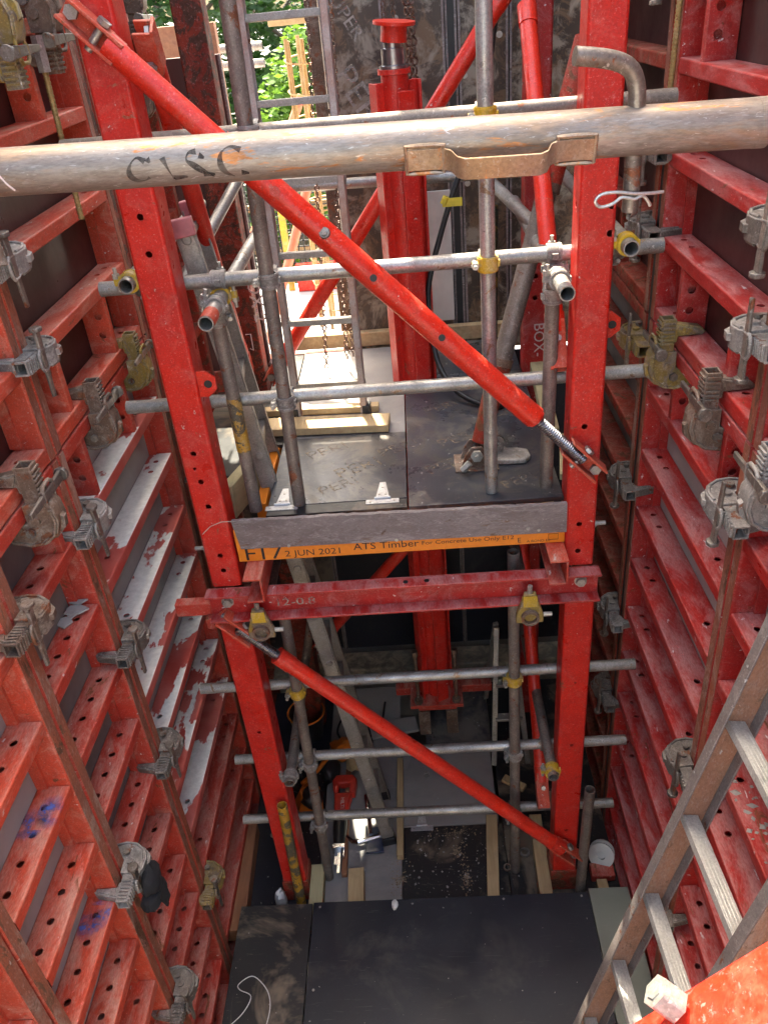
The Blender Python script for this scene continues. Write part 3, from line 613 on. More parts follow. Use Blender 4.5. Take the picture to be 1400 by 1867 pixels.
# ---------------------------------------------------------------- hydraulic jack column
JX, JY = -.018, 3.66
E = empty('jack_column', (JX, JY, .40), 'red hydraulic jack column with a steel ram standing through the platform', 'jack')
m = MB(); m.lathe([(.055, .44), (.055, 3.825), (.066, 3.827), (.066, 3.845), (.0, 3.846)], (JX, JY, 0), n=24); obj('cylinder', m, 'red', E)
for k, a in enumerate((25, 115, 205, 295)):
    c, s_ = math.cos(R(a)), math.sin(R(a)); m = MB()
    p = V((JX+c*.095, JY+s_*.095, 0)); u = V((c, s_, 0)); t_ = V((-s_, c, 0))
    for q, r0, ww in ((V((JX+c*.055, JY+s_*.055, 0)), 0, 0),):
        pass
    # angle-iron stiffener: two plates
    for wdir, wl, th in ((u, .055, .010), (t_, .07, .010)):
        o_ = p-u*.03 if wdir is u else p
        nn = t_ if wdir is u else u
        vs = []
        for z in (.44, 3.80-.03*(k % 2)):
            for a_, b_ in ((-1, -1), (1, -1), (1, 1), (-1, 1)): vs.append(o_+wdir*(a_*wl/2)+nn*(b_*th/2)+V((0, 0, z)))
        m.hexa(vs)
    obj('stiffener', m, 'red', E, bev=.0015)
m = MB(); m.lathe([(.0, 3.846), (.058, 3.846), (.058, 3.856), (.047, 3.859), (.047, 3.915), (.036, 3.918), (.036, 3.935), (0, 3.936)], (JX, JY, 0), n=24); obj('ram', m, 'ram', E)
ax = V((.10, -.06, 1)).normalized(); hp = V((JX+.005, JY, 3.937))
m = MB(); m.lathe([(.0, 0), (.052, 0), (.050, .055), (.082, .058), (.082, .070), (0, .071)], hp, ax, 24); obj('swivel_head', m, 'redbrace', E)
m = MB(); m.box(JX-.16, JX+.16, JY-.13, JY+.13, .415, .44); obj('base_plate', m, 'redM', E, bev=.003)
for x, y in ((-.11, -.10), (.12, -.10)):
    m = MB(); m.cyl((JX+x, JY+y, .40), (JX+x, JY+y, .86), .011, 10); m.cyl((JX+x, JY+y, .44), (JX+x, JY+y, .47), .026, 6); m.cyl((JX+x, JY+y, .82), (JX+x, JY+y, .86), .018, 6); obj('threaded_rod', m, 'clampb', E)
for y, x0, x1, lab in ((3.60, -.13, .10, 'front red packing beam under the jack base plate'), (3.74, -.27, .33, 'rear red packing beam under the jack base plate')):
    m = MB(); m.rhs((x0, y-.03, .355), V((1, 0, 0)), x1-x0, V((0, 1, 0)), V((0, 0, 1)), .06, .058, .006); obj('packing_beam', m, 'redM', None, lab, 'beam', 'packing beams under the jack')
for x in (-.10, .07):
    m = MB(); m.box(x-.035, x+.035, 3.56, 3.80, .155, .354); obj('packing_block', m, 'clampb', None, 'left rusty block under the jack packing beams' if x < 0 else 'right rusty block under the jack packing beams', 'block', 'blocks under the jack', bev=.004)
m = MB(); m.path(smooth([(.42, 3.75, 4.35), (.398, 3.75, 4.04), (.36, 3.74, 3.80), (.313, 3.72, 3.597), (.214, 3.70, 3.388), (.13, 3.68, 3.163), (.07, 3.66, 2.95), (.075, 3.60, 2.75), (.10, 3.52, 2.63), (.16, 3.42, 2.56), (.24, 3.35, 2.525), (.34, 3.30, 2.515), (.42, 3.4, 2.515)]), .013, 10)
E = empty('hydraulic_hose', (.2, 3.6, 2.5), 'black hydraulic hose with a yellow tag curving down past the jack column', 'hose'); obj('hose', m, 'black', E)
m = MB(); m.box(.15, .235, 3.672, 3.676, 3.30, 3.335); m.cyl((.155, 3.684, 3.31), (.17, 3.684, 3.34), .016, 10); obj('tag', m, 'tag', E)

# ---------------------------------------------------------------- scaffold tubes and couplers
TR = .0242
def tube(p, q, label, mat='galv', name='scaffold_tube', r=TR, group='scaffold tubes', parts=None):
    p, q = V(p), V(q)
    m = MB(); c = (p+q)/2; m.pipe(p-c, q-c, r)
    o = obj(name, m, mat, None, label, 'tube', group, loc=c); TUBES.append((p, q)); return o
TUBES = []
YL = 2.66
tube((-1.03, YL, 3.785), (.80, YL, 3.775), 'galvanised ledger tube just behind the big foreground prop tube', 'galvd')
tube((-1.03, YL, 3.352), (.805, YL, 3.348), 'galvanised ledger tube at handrail height above the platform')
tube((-1.05, YL, 2.922), (.80, YL, 2.920), 'galvanised ledger tube at knee height above the platform')
tube((-1.07, YL, 1.524), (.862, YL, 1.534), 'topmost galvanised ledger tube below the platform')
tube((-1.0, YL, 1.046), (.858, YL, 1.053), 'middle galvanised ledger tube below the platform')
tube((-1.04, YL, .596), (.83, YL, .597), 'lowest galvanised ledger tube just above the bottom deck')
YV = 2.606
tube((-.437, YV, 4.9), (-.479, YV, DZ+.003), 'upright dull tube on the platform left of the jack, crossing the long brace', 'galvd')
tube((.240, YV, 4.9), (.243, YV, DZ+.003), 'upright grey tube on the platform right of the jack with yellow coupler bands')
tube((-.655, 2.62, 3.29), (-.650, 2.62, DZ-.02), 'yellow banded upright tube hanging just inside the left red post', 'galvd')
m = MB(); m.cyl((-.6534, 2.62, 2.95), (-.652, 2.62, 2.74), TR+.0012, 20, cap=False); obj('paint_band', m, 'galvy', bpy.data.objects['scaffold_tube.008'], loc=-bpy.data.objects['scaffold_tube.008'].location)
tube((.452, 2.62, 3.30), (.447, 2.62, DZ-.003), 'upright brown tube with yellow flecks just inside the right red post', 'galvd')
tube((-.618, YV, 2.06), (-.648, YV, .155), 'lower left upright tube standing on the bottom deck', 'galvd')
tube((.325, YV, 2.22), (.340, YV, .155), 'lower right upright brown tube standing on the bottom deck', 'galvd')
tube((-.885, 2.49, 3.402), (-.885, 3.66, 3.402), 'transverse tube with open end outside the left post at handrail height')
tube((.656, 2.47, 3.398), (.656, 3.68, 3.398), 'transverse tube with open end outside the right post at handrail height')
tube((-.632, 2.38, 3.301), (-.632, 3.66, 3.301), 'transverse tube with red painted open end inside the left post')
m = MB(); m.cyl((-.632, 2.381, 3.301), (-.632, 2.47, 3.301), TR+.0012, 20, cap=False); o = bpy.data.objects['scaffold_tube.014']; obj('paint_band', m, 'redL', o, loc=-o.location)
tube((.458, 2.40, 3.300), (.458, 3.68, 3.300), 'transverse tube with open end inside the right post')
tube((-.672, 2.41, 2.055), (-.672, 3.66, 2.055), 'transverse tube in the yellow beam clamp under the left end of the cross beam', 'galvd', r=.022)
tube((.364, 2.41, 2.052), (.364, 3.68, 2.052), 'transverse tube in the yellow beam clamp under the right end of the cross beam', 'galvd', r=.022)
tube((-.708, 2.46, 1.097), (-.708, 3.64, 1.097), 'lower transverse tube beside the lower left post', 'galvd')
tube((.482, 2.42, 1.103), (.482, 3.66, 1.103), 'lower transverse tube in front of the lower right post', 'galvd')
tube((-.762, 2.45, .962), (-.780, 2.452, .17), 'short yellow flecked tube leaning against the lower left post', 'galvy')
tube((.655, 2.45, .972), (.645, 2.452, .17), 'short dull tube standing against the lower right post', 'galvd')
tube((-.60, 3.92, 3.392), (.62, 3.90, 3.372), 'rear galvanised ledger tube behind the jack column')
tube((-.90, 3.05, 3.20), (-.62, 3.95, 3.62), 'slanting grey tube beside the rusty rear post')
tube((.29, 3.86, 3.44), (.50, 3.05, 3.30), 'slanting grey tube with a bright white band behind the leaning prop')
m = MB(); d_ = (V((.50, 3.05, 3.30))-V((.29, 3.86, 3.44))).normalized(); p_ = V((.29, 3.86, 3.44)); m.cyl(p_+d_*.10, p_+d_*.24, TR+.0012, 20, cap=False); o = bpy.data.objects['scaffold_tube.024']; obj('paint_band', m, 'white', o, loc=-o.location)
def coupler(pa, aa, pb, ab, label, mat='clampw', bandmat=None):
    pa, pb, aa, ab = V(pa), V(pb), V(aa).normalized(), V(ab).normalized()
    E = empty('coupler', (pa+pb)/2, label, 'coupler', 'scaffold couplers')
    for k, (p, a, other) in enumerate(((pa, aa, pb), (pb, ab, pa))):
        m = MB(); m.pipe(p-a*.024, p+a*.024, TR+.0075, .0068, 20)
        n_ = (other-p); n_ -= a*n_.dot(a); n_ = n_.normalized() if n_.length > 1e-4 else V((0, 0, 1))
        s_ = a.cross(n_).normalized()
        for q in (-1, 1):       # raised ribs along the band
            m.pipe(p+a*(.017*q)-a*.003, p+a*(.017*q)+a*.003, TR+.0095, .003, 20)
        m.beam(p+s_*(TR+.004)-n_*.004, p+s_*(TR+.026)-n_*.004, .030, .016, a)      # bolt lug
        m.beam(p-s_*(TR+.002), p-s_*(TR+.014), .020, .02, a)                         # hinge
        bd = obj('band', m, (bandmat or mat) if k == 0 else mat, E, bev=.0012)
        m = MB(); b0 = p+s_*(TR+.017); m.cyl(b0+n_*.03, b0-n_*.045, .0065, 10); m.cyl(b0-n_*.012, b0-n_*.026, .0125, 6); obj('bolt', m, 'bolt', bd)
    return E
X_, Y_, Z_ = V((1, 0, 0)), V((0, 1, 0)), V((0, 0, 1))
for x, z, lab, bm in ((-.449, 3.785, 'coupler fixing the left platform upright to the ledger behind the big prop', None), (-.459, 3.352, 'coupler on the left platform upright at handrail height', None), (-.469, 2.922, 'coupler on the left platform upright at knee height', None),
        (.241, 3.778, 'yellow banded coupler just above the big prop tube', 'yellow'), (.242, 3.35, 'yellow banded coupler on the right platform upright at handrail height', 'yellow'),
        (-.626, 1.526, 'yellow coupler on the lower left upright at the topmost lower ledger', 'yellow'), (-.634, 1.048, 'grey coupler on the lower left upright at the middle lower ledger', None), (-.641, .596, 'grey coupler on the lower left upright at the lowest ledger', None),
        (.330, 1.532, 'yellow banded coupler on the lower right upright at the topmost lower ledger', 'yellow'), (.334, 1.051, 'pale coupler on the lower right upright at the middle lower ledger', None), (.338, .597, 'pale coupler on the lower right upright at the lowest ledger', None)):
    coupler((x, YV, z), Z_, (x, YL, z), X_, lab, 'clampw', bm)
coupler((-.885, 2.545, 3.402), Y_, (-.885, YL, 3.352), X_, 'yellow coupler holding the open tube end outside the left post', 'clamp', 'yellow')
coupler((.656, 2.53, 3.398), Y_, (.656, YL, 3.35), X_, 'yellow coupler holding the open tube end outside the right post', 'clampw', 'yellow')
coupler((-.632, YL+.003, 3.301), Y_, (-.632, YL, 3.352), X_, 'coupler clamping the red ended transverse tube under the handrail ledger', 'clampw', 'yellow')
coupler((.458, YL+.003, 3.30), Y_, (.458, YL, 3.35), X_, 'coupler clamping the right inner transverse tube under the handrail ledger')
coupler((-.655, 2.62, 3.235), Z_, (-.632, 2.55, 3.301), Y_, 'coupler at the top of the yellow banded upright tube')
coupler((.452, 2.62, 3.225), Z_, (.458, 2.55, 3.30), Y_, 'coupler at the top of the brown upright tube inside the right post')
coupler((-.708, 2.50, 1.097), Y_, (-.708, YL, 1.047), X_, 'coupler near the open end of the lower left transverse tube')
coupler((.482, 2.46, 1.103), Y_, (.482, YL, 1.052), X_, 'coupler near the open end of the lower right transverse tube', 'clampw', 'yellow')
for x, lab in ((-.672, 'yellow beam clamp under the left end of the cross beam'), (.364, 'yellow beam clamp under the right end of the cross beam')):
    E = empty('beam_clamp', (x, 2.44, 2.05), lab, 'clamp', 'yellow beam clamps')
    m = MB(); m.poly([(-.052, -.035), (.052, -.035), (.052, .0), (.030, .075), (.022, .105), (-.022, .105), (-.030, .075), (-.052, .0)], (x, 2.418, 2.055), (1, 0, 0), (0, 0, 1), .022)
    obj('body', m, 'clampy', E, bev=.004)
    m = MB(); m.box(x-.026, x+.026, 2.4045, 2.4065, 2.10, 2.15); obj('paint_patch', m, 'yellow', E)
    m = MB(); m.pipe((x, 2.39, 2.053), (x, 2.43, 2.053), .034, .010); obj('collar', m, 'clampb', E)
    m = MB(); m.cyl((x, 2.42, 2.16), (x, 2.42, 2.19), .010, 8); obj('bolt', m, 'bolt', E)
    m = MB(); m.cyl((x+.05, 2.42, 2.05), (x+.085, 2.42, 2.05), .009, 8); obj('bolt', m, 'bolt', E)

# ---------------------------------------------------------------- push-pull braces
def thread(m, p, q, r, pitch=.009):
    p, q = V(p), V(q); L = (q-p).length; n = int(L/pitch); d, u, n_ = m.frame(q-p)
    prof = []
    for i in range(n): prof += [(r*.84, i*pitch), (r, (i+.35)*pitch), (r, (i+.55)*pitch), (r*.84, (i+.95)*pitch)]
    m.lathe(prof, p, d, 14)
def brace(p, q, r, label, mat='redbrace', p_thread=0, q_thread=0, collar=True, sleeve=None, holes=(), ends=('fork', 'fork'), face=Y_):
    p, q = V(p), V(q); d = (q-p).normalized(); E = empty('push_pull_brace', (p if p.z < q.z else q), label, 'brace', 'red diagonal braces')
    a = p+d*(.06+p_thread); b = q-d*(.06+q_thread)
    m = MB(); m.cyl(a, b, r, 22); obj('tube', m, mat, E, bev=.002)
    if collar:
        for c, s_ in ((a, 1), (b, -1)):
            m = MB(); m.cyl(c-d*.004*s_, c+d*.07*s_, r+.0035, 22); obj('collar', m, mat, E, bev=.0015)
    if sleeve:
        m = MB(); m.pipe(p+d*sleeve, b-d*.01, r+.006, .005, 22); obj('sleeve', m, mat, E, bev=.0015)
    for c, e, tl, s_ in ((a, p, p_thread, -1), (b, q, q_thread, 1)):
        if tl: m = MB(); thread(m, c, c+d*s_*(tl+.05), r*.62); obj('screw_thread', m, 'ram', E)
    f = V(face); side = d.cross(f).normalized()
    for e, s_, kind in ((p, 1, ends[0]), (q, -1, ends[1])):
        if kind == 'fork':
            m = MB()
            for k in (-1, 1): m.beam(e-d*s_*.07+side*k*.026, e+d*s_*.10+side*k*.026, .055, .009, side)
            m.beam(e-d*s_*.075+f*.0275, e+d*s_*.06+f*.0275, .062, .010, f)
            bk = obj('bracket', m, 'redL' if mat == 'redbrace' else mat, E, bev=.002)
            m = MB(); m.cyl(e+side*.045+d*s_*.03, e-side*.045+d*s_*.03, .011, 10); m.cyl(e+side*.033+d*s_*.03, e+side*.045+d*s_*.03, .019, 6); m.cyl(e-f*.002-d*s_*.05+f*.02, e-f*.0-d*s_*.05+f*.006, .020, 6); obj('bolt', m, 'bolt', bk)
    for t in holes:
        c = p+d*t; m = MB(); n0 = V((0, -1, .25)).normalized(); n0 = (n0-d*n0.dot(d)).normalized()
        m.cyl(c+n0*(r-.004), c+n0*(r+.0012+(.006 if sleeve and t > sleeve else 0)), .011, 14); obj('pin_hole', m, 'black', E)
    return E
B1 = brace((-.800, 2.452, 4.09), (.555, 2.452, 2.685), .0325, 'long bright red diagonal brace crossing in front of the platform', p_thread=0, q_thread=.19, collar=False, sleeve=.42, holes=(.98, 1.26))
pm = V((-.800, 2.452, 4.09)); dm = (V((.555, 2.452, 2.685))-pm).normalized(); c = pm+dm*.80
nb = V((0, -.9, .43)); m = MB(); m.cyl(c+nb*.030, c+nb*.043, .019, 20, .015); m.cyl(c+nb*.043, c+nb*.050, .0105, 6); obj('bolt', m, 'wedge', B1)
c = pm+dm*.62; m = MB(); m.cyl(c+V((0, -.040, .012)), c+V((0, -.0415, .0125)), .014, 16); obj('punched_mark', m, 'redM', B1)
brace((-.785, 2.452, 2.05), (.575, 2.452, .505), .033, 'lower red diagonal brace crossing in front of the bottom deck', p_thread=.16, q_thread=0, collar=True)
brace((-.70, 2.64, 4.02), (-.815, 3.61, 2.68), .031, 'red brace running from behind the left front post down to the rusty rear post', face=X_, p_thread=0, q_thread=.04)
brace((.47, 3.66, 4.30), (.48, 2.66, 3.02), .031, 'red brace running from the right rear post down behind the right front post', face=-X_, p_thread=.30)
brace((.47, 3.66, 2.03), (.48, 2.66, .70), .031, 'lower red brace beside the lower right post', face=-X_, p_thread=.2)
brace((-.69, 3.70, 2.60), (.47, 3.72, 4.12), .034, 'rear red diagonal brace passing behind the jack column', collar=True)
brace((-.69, 3.70, .85), (.47, 3.72, 2.20), .034, 'rear red diagonal brace below the platform behind the jack', collar=True)
# leaning adjustable prop with rusty red ends
p0, p1 = V((.205, 2.83, 2.53)), V((.66, 3.22, 3.95)); d = (p1-p0).normalized()
E = empty('leaning_prop', p0, 'leaning rusty prop with brown tube and red ends standing on the platform at the right', 'prop')
m = MB(); m.cyl(p0+d*.36, p0+d*1.02, .036, 22); obj('inner_tube', m, 'galvd', E)
m = MB(); m.cyl(p0+d*.06, p0+d*.37, .032, 22, .043); obj('lower_cone', m, 'rustred', E)
m = MB(); m.cyl(p0+d*.365, p0+d*.395, .044, 22); m.cyl(p0+d*1.0, p0+d*1.03, .046, 22); obj('collar', m, 'clampb', E, bev=.002)
m = MB(); m.cyl(p0+d*1.03, p0+d*1.5, .045, 22); obj('upper_tube', m, 'rustred', E)
m = MB()
for k in (-1, 1): m.poly([(-.06, 0), (.06, 0), (.045, .05), (.02, .085), (-.02, .085), (-.045, .05)], (p0.x, p0.y+k*.035, DZ+.006), (1, 0, 0), (0, 0, 1), .010)
m.box(p0.x-.085, p0.x+.085, p0.y-.07, p0.y+.07, DZ+.0005, DZ+.008); obj('foot', m, 'clampb', E, bev=.002)
m = MB(); m.cyl((p0.x, p0.y-.075, DZ+.06), (p0.x, p0.y+.07, DZ+.06), .012, 10); m.cyl((p0.x, p0.y-.06, DZ+.06), (p0.x, p0.y-.045, DZ+.06), .024, 6); m.cyl((p0.x-.06, p0.y-.085, DZ+.02), (p0.x-.03, p0.y-.085, DZ+.05), .014, 6); obj('pin', m, 'bolt', E)
# cast foot lying on the deck beside it
E = empty('cast_bracket', (.335, 2.86, DZ), 'pale cast clevis bracket lying on the platform right of the leaning prop', 'bracket')
m = MB(); m.poly([(-.06, -.05), (.05, -.055), (.075, -.02), (.07, .03), (.03, .05), (-.03, .055), (-.07, .02)], (.345, 2.85, DZ+.012), (1, 0, 0), (0, 1, 0), .022); obj('plate', m, 'clampw', E, bev=.006)
m = MB(); m.pipe((.29, 2.87, DZ+.06), (.29, 2.89, DZ+.06), .032, .018); m.box(.27, .31, 2.868, 2.892, DZ+.02, DZ+.05); obj('eye', m, 'clamp', E, bev=.003)

# ---------------------------------------------------------------- foreground prop tube
PY, PZ = 1.40, 3.893
def pz(x): return 3.907-(x+.654)*.0213
pr_ = .0365
E = empty('foreground_prop', (0, PY, 3.85), 'thick weathered steel prop tube across the foreground with welded handle and marker letters', 'prop')
m = MB(); m.cyl((-1.04, PY, pz(-1.04)), (.562, PY, pz(.562)), pr_, 40, cap=False); m.pipe((.545, PY, pz(.545)), (.563, PY, pz(.563)), pr_+.0006, .006, 40); obj('outer_tube', m, 'prop', E)
m = MB(); m.cyl((.54, PY, pz(.54)), (.83, PY, pz(.83)), .0315, 32); obj('inner_tube', m, 'galvd', E)
for x0, x1 in ((-1.108, -1.04), (.83, .873)):
    m = MB(); xm = (x0+x1)/2; m.box(x0, x1, PY-.06, PY+.06, pz(xm)-.06, pz(xm)+.06); obj('end_plate', m, 'clampb', E, bev=.004)
# flat-bar carrying handle welded on the front
hx = [(.005, .001), (.060, .001), (.072, .010), (.080, .030), (.092, .038), (.205, .038), (.217, .030), (.225, .010), (.237, .001), (.292, .001)]
m = MB(); an = R(-18); nv = V((0, -math.cos(an), math.sin(an))); tv = V((0, math.sin(an), math.cos(an)))
def hpnt(x, o, k): return V((x, PY, pz(x)))+nv*(pr_+o)+tv*k
vs = []; fs = []
for i, (x, o) in enumerate(hx):
    for oo, k in ((o, -.017), (o, .017), (o+.0045, .017), (o+.0045, -.017)): vs.append(hpnt(x, oo, k-.004))
for i in range(len(hx)-1):
    for j in range(4): fs.append((i*4+j, i*4+(j+1) % 4, (i+1)*4+(j+1) % 4, (i+1)*4+j))
fs += [(3, 2, 1, 0), tuple(range(len(vs)-4, len(vs)))]
m.add(vs, fs); obj('handle', m, 'propflat', E, bev=.0012) if 'propflat' in MT else obj('handle', m, 'prop', E, bev=.0012)
for x0, x1 in ((.003, .0605), (.2365, .294)):
    m = MB(); ring_ = [hpnt(x0+(x1-x0)*i/6, .0025+random.uniform(-.0008, .0008), .018) for i in range(7)]+[hpnt(x1, .003, -.004)]+[hpnt(x1-(x1-x0)*i/6, .0025+random.uniform(-.0008, .0008), -.026) for i in range(7)]+[hpnt(x0, .003, -.004)]
    m.path(ring_, .0036, 6, True); obj('weld_bead', m, 'propflat', E)
def oncyl(x0, a0):
    def f(u, v_):
        x = x0+u; a = a0+v_/pr_
        return V((x, PY-math.cos(a)*(pr_+.0006), pz(x)+math.sin(a)*(pr_+.0006)))
    return f
strokes = (('G', [[(.030, .030), (.018, .036), (.006, .026), (.002, .012), (.010, .002), (.024, .001), (.032, .006)], [(.034, .034), (.038, .028)]]),
           ('A', [[(.058, .034), (.064, .018), (.070, .0)], [(.070, .002), (.092, .003)]]),
           ('S', [[(.112, .040), (.100, .038), (.096, .028), (.106, .020), (.122, .008), (.134, .0)], [(.116, .034), (.124, .030)], [(.118, .006), (.136, .004)]]),
           ('C', [[(.182, .038), (.166, .044), (.152, .036), (.148, .020), (.154, .006), (.166, -.002)], [(.178, .004), (.190, .002)]]))
for ch, ss in strokes:
    m = MB(); f_ = oncyl(-.435, -.62)
    for st_ in ss:
        P3 = smooth([(u, v_, 0) for u, v_ in st_], 5); W2 = [.0042*(.75+.5*math.sin(2.1+i_*.35)) for i_ in range(len(P3))]
        vs = []; fs = []
        for i_, p in enumerate(P3):
            a_ = P3[max(i_-1, 0)]; b_ = P3[min(i_+1, len(P3)-1)]; d_ = (b_-a_).normalized(); n_ = V((-d_.y, d_.x, 0))*W2[i_]
            vs += [f_((p+n_).x, (p+n_).y), f_((p-n_).x, (p-n_).y)]
        fs = [(2*q, 2*q+1, 2*q+3, 2*q+2) for q in range(len(P3)-1)]; m.add(vs, fs)
    obj('marker_letter', m, 'marker', E)
m = MB(); m.path([oncyl(-.655, 0)(.0+.03*i/8, .03-.055*i/8) for i in range(9)], .0016, 5); m.path([oncyl(-.655, 0)(-.003+.004*i/8, .036-.02*i/8) for i in range(9)], .0016, 5); obj('scribe_mark', m, 'chalk', E)
# cranked locking pin with R-clip
E = empty('locking_pin', (.36, PY, 3.79), 'cranked steel locking pin dropped through the foreground prop', 'pin')
x = .362; zt = pz(x)
m = MB(); pin_pts = smooth([(.262, PY-.012, zt+.112), (.300, PY-.008, zt+.106), (.330, PY-.004, zt+.098), (.349, PY-.002, zt+.086), (.359, PY, zt+.066), (.362, PY, zt+.042), (.3625, PY, zt), (.3635, PY, zt-.06), (.364, PY, zt-.115), (.364, PY, zt-.122)], 5); m.path(pin_pts, [.0135]*(len(pin_pts)-1)+[.010], 16); obj('rod', m, 'wedge', E)
m = MB(); q = zt-.098
m.path(smooth([(.412, PY-.014, q+.006), (.385, PY-.016, q+.006), (.362, PY-.017, q+.008), (.335, PY-.017, q+.012), (.312, PY-.017, q+.010), (.303, PY-.017, q+.0), (.312, PY-.017, q-.009), (.330, PY-.017, q-.006), (.345, PY-.017, q+.003), (.358, PY-.018, q+.001), (.366, PY-.018, q-.001), (.378, PY-.016, q+.003), (.386, PY-.016, q-.004), (.392, PY-.016, q-.014)], 5), .0028, 8)
E2 = empty('spring_clip', (.36, PY, q), 'bent wire spring clip through the foot of the cranked pin', 'clip'); obj('wire', m, 'bolt', E2)
MT['green'] = worn('dark_green_flecked', (.035, .045, .025), (.03, .035, .025), .5, .1, dust=(.5, .3, .03), dusta=.9, topdust=0)
tube((.36, 3.62, 3.30), (.345, 3.60, DZ+.002), 'dark green upright tube with yellow flecks behind the leaning prop', 'green')
# ---------------------------------------------------------------- formwork clamps
def build_clamp():
    """local axes: x grips across the joint (open bar end at +x), y stands off the wall, z along the joint"""
    parts = []
    m = MB(); b = .021
    for x0, x1 in ((-.085, .105),):                    # square tube, open end at +x
        o = [(x0, .035-b, -b), (x0, .035+b, -b), (x0, .035+b, b), (x0, .035-b, b)]
        m.add(o+[(x1, y, z) for _, y, z in o], [(0, 1, 5, 4), (1, 2, 6, 5), (2, 3, 7, 6), (3, 0, 4, 7), (3, 2, 1, 0)])
        i = b-.005
        o2 = [(x0+.05, .035-i, -i), (x0+.05, .035+i, -i), (x0+.05, .035+i, i), (x0+.05, .035-i, i)]
        k = o2+[(x1, y, z) for _, y, z in o2]
        m.add(k, [(4, 5, 1, 0), (5, 6, 2, 1), (6, 7, 3, 2), (7, 4, 0, 3), (0, 1, 2, 3)])
        e = [(x1, y, z) for _, y, z in o]+[(x1, y, z) for _, y, z in o2]
        m.add(e, [(0, 1, 5, 4), (1, 2, 6, 5), (2, 3, 7, 6), (3, 0, 4, 7)])
    parts.append(('toothed_bar', m, 0, .002))
    m = MB()
    for t in range(6): m.beam((.030+.0125*t, .0575, -.020), (.030+.0125*t, .0575, .020), .0062, .008, (0, 1, 0))
    for t in range(6): m.beam((.030+.0125*t, .018, .0225), (.030+.0125*t, .052, .0225), .0062, .008, (0, 0, 1))
    parts.append(('teeth', m, 0, .001))
    m = MB()
    m.poly([(.090, .020), (.030, .020), (.030, .006), (.0485, .004), (.050, -.070), (.060, -.078), (.075, -.060)], (0, 0, 0), (1, 0, 0), (0, 1, 0), .030); m.poly([(.086, .014), (.052, .0), (.056, -.060), (.068, -.052)], (0, 0, 0), (1, 0, 0), (0, 1, 0), .042)
    parts.append(('fixed_jaw', m, 0, .0025))
    m = MB()
    pts = [(.004, .006), (.008, .070), (-.010, .082), (-.050, .086), (-.088, .072), (-.112, .040), (-.118, .0), (-.106, -.050), (-.086, -.080), (-.064, -.084), (-.054, -.068), (-.052, -.01), (-.050, .005)]
    for zc, t, sc_ in ((0, .058, 1),): m.poly(pts, (0, 0, zc), (1, 0, 0), (0, 1, 0), t)
    for zc in (-.031, .031):      # raised rim and a boss on each cheek
        m.path([(x_*.93-.003, y_*.90, zc) for x_, y_ in pts[2:11]], .0052, 6)
        m.cyl((-.040, .030, zc*.9), (-.040, .030, zc*1.22), .013, 10)
    parts.append(('sliding_jaw', m, 0, .003))
    m = MB(); m.cyl((-.072, .012, -.044), (-.072, .012, .044), .0075, 10); m.cyl((-.072, .012, .036), (-.072, .012, .045), .0135, 6); m.cyl((-.072, .012, -.045), (-.072, .012, -.036), .0125, 6)
    parts.append(('pin', m, 1, .001))
    m = MB(); m.poly([(-.02, .060), (-.045, .094), (-.075, .090), (-.106, .060), (-.122, .0), (-.100, .0), (-.085, .05), (-.05, .07)], (0, 0, 0), (1, 0, 0), (0, 1, 0), .020)
    m.path([(.018, .072, -.030), (.040, .072, -.030), (.050, .072, -.018), (.050, .072, .018), (.040, .072, .030), (.018, .072, .030), (-.005, .070, .026), (-.005, .070, -.026)], .0055, 8, True)
    parts.append(('jaw_rib', m, 0, .003))
    m = MB(); m.beam((.022, .070, -.115), (.024, .072, .085), .017, .009, (0, 1, 0), .030, .011)
    m.poly([(.019*math.cos(2*math.pi*j/9)*(1+.12*(j % 2)), .019*math.sin(2*math.pi*j/9)) for j in range(9)], (.024, .072, .090), (1, 0, 0), (0, 1, 0), .013)
    parts.append(('wedge', m, 1, .0025))
    return [(n, q.mesh(n), k, b) for n, q, k, b in parts]
CL = build_clamp()
def clamp(origin, ax, ay, label, mat='clampw', roll=0.0, scale=1.0, wedge='wedge', flip=False):
    ax, ay = V(ax).normalized(), V(ay).normalized(); az = ax.cross(ay)
    Mx = Matrix((ax, ay, az)).transposed().to_4x4()
    Mx = Matrix.Translation(V(origin)) @ Mx @ Matrix.Rotation(R(roll), 4, 'Y') @ Matrix.Scale(scale*.96, 4)
    E = empty('formwork_clamp', None, label, 'clamp', 'formwork clamps', mtx=Mx)
    last = None
    for n, me, k, b in CL:
        sub = n in ('teeth', 'jaw_rib', 'wedge_head')
        o = obj(n, me, wedge if k else mat, last if sub else E, bev=b, loc=(0, 0, 0))
        if not sub: last = o
    return E
LN, RN = V((1, 0, 0)), V((-1, 0, 0)); dY = V((0, -1, 0))
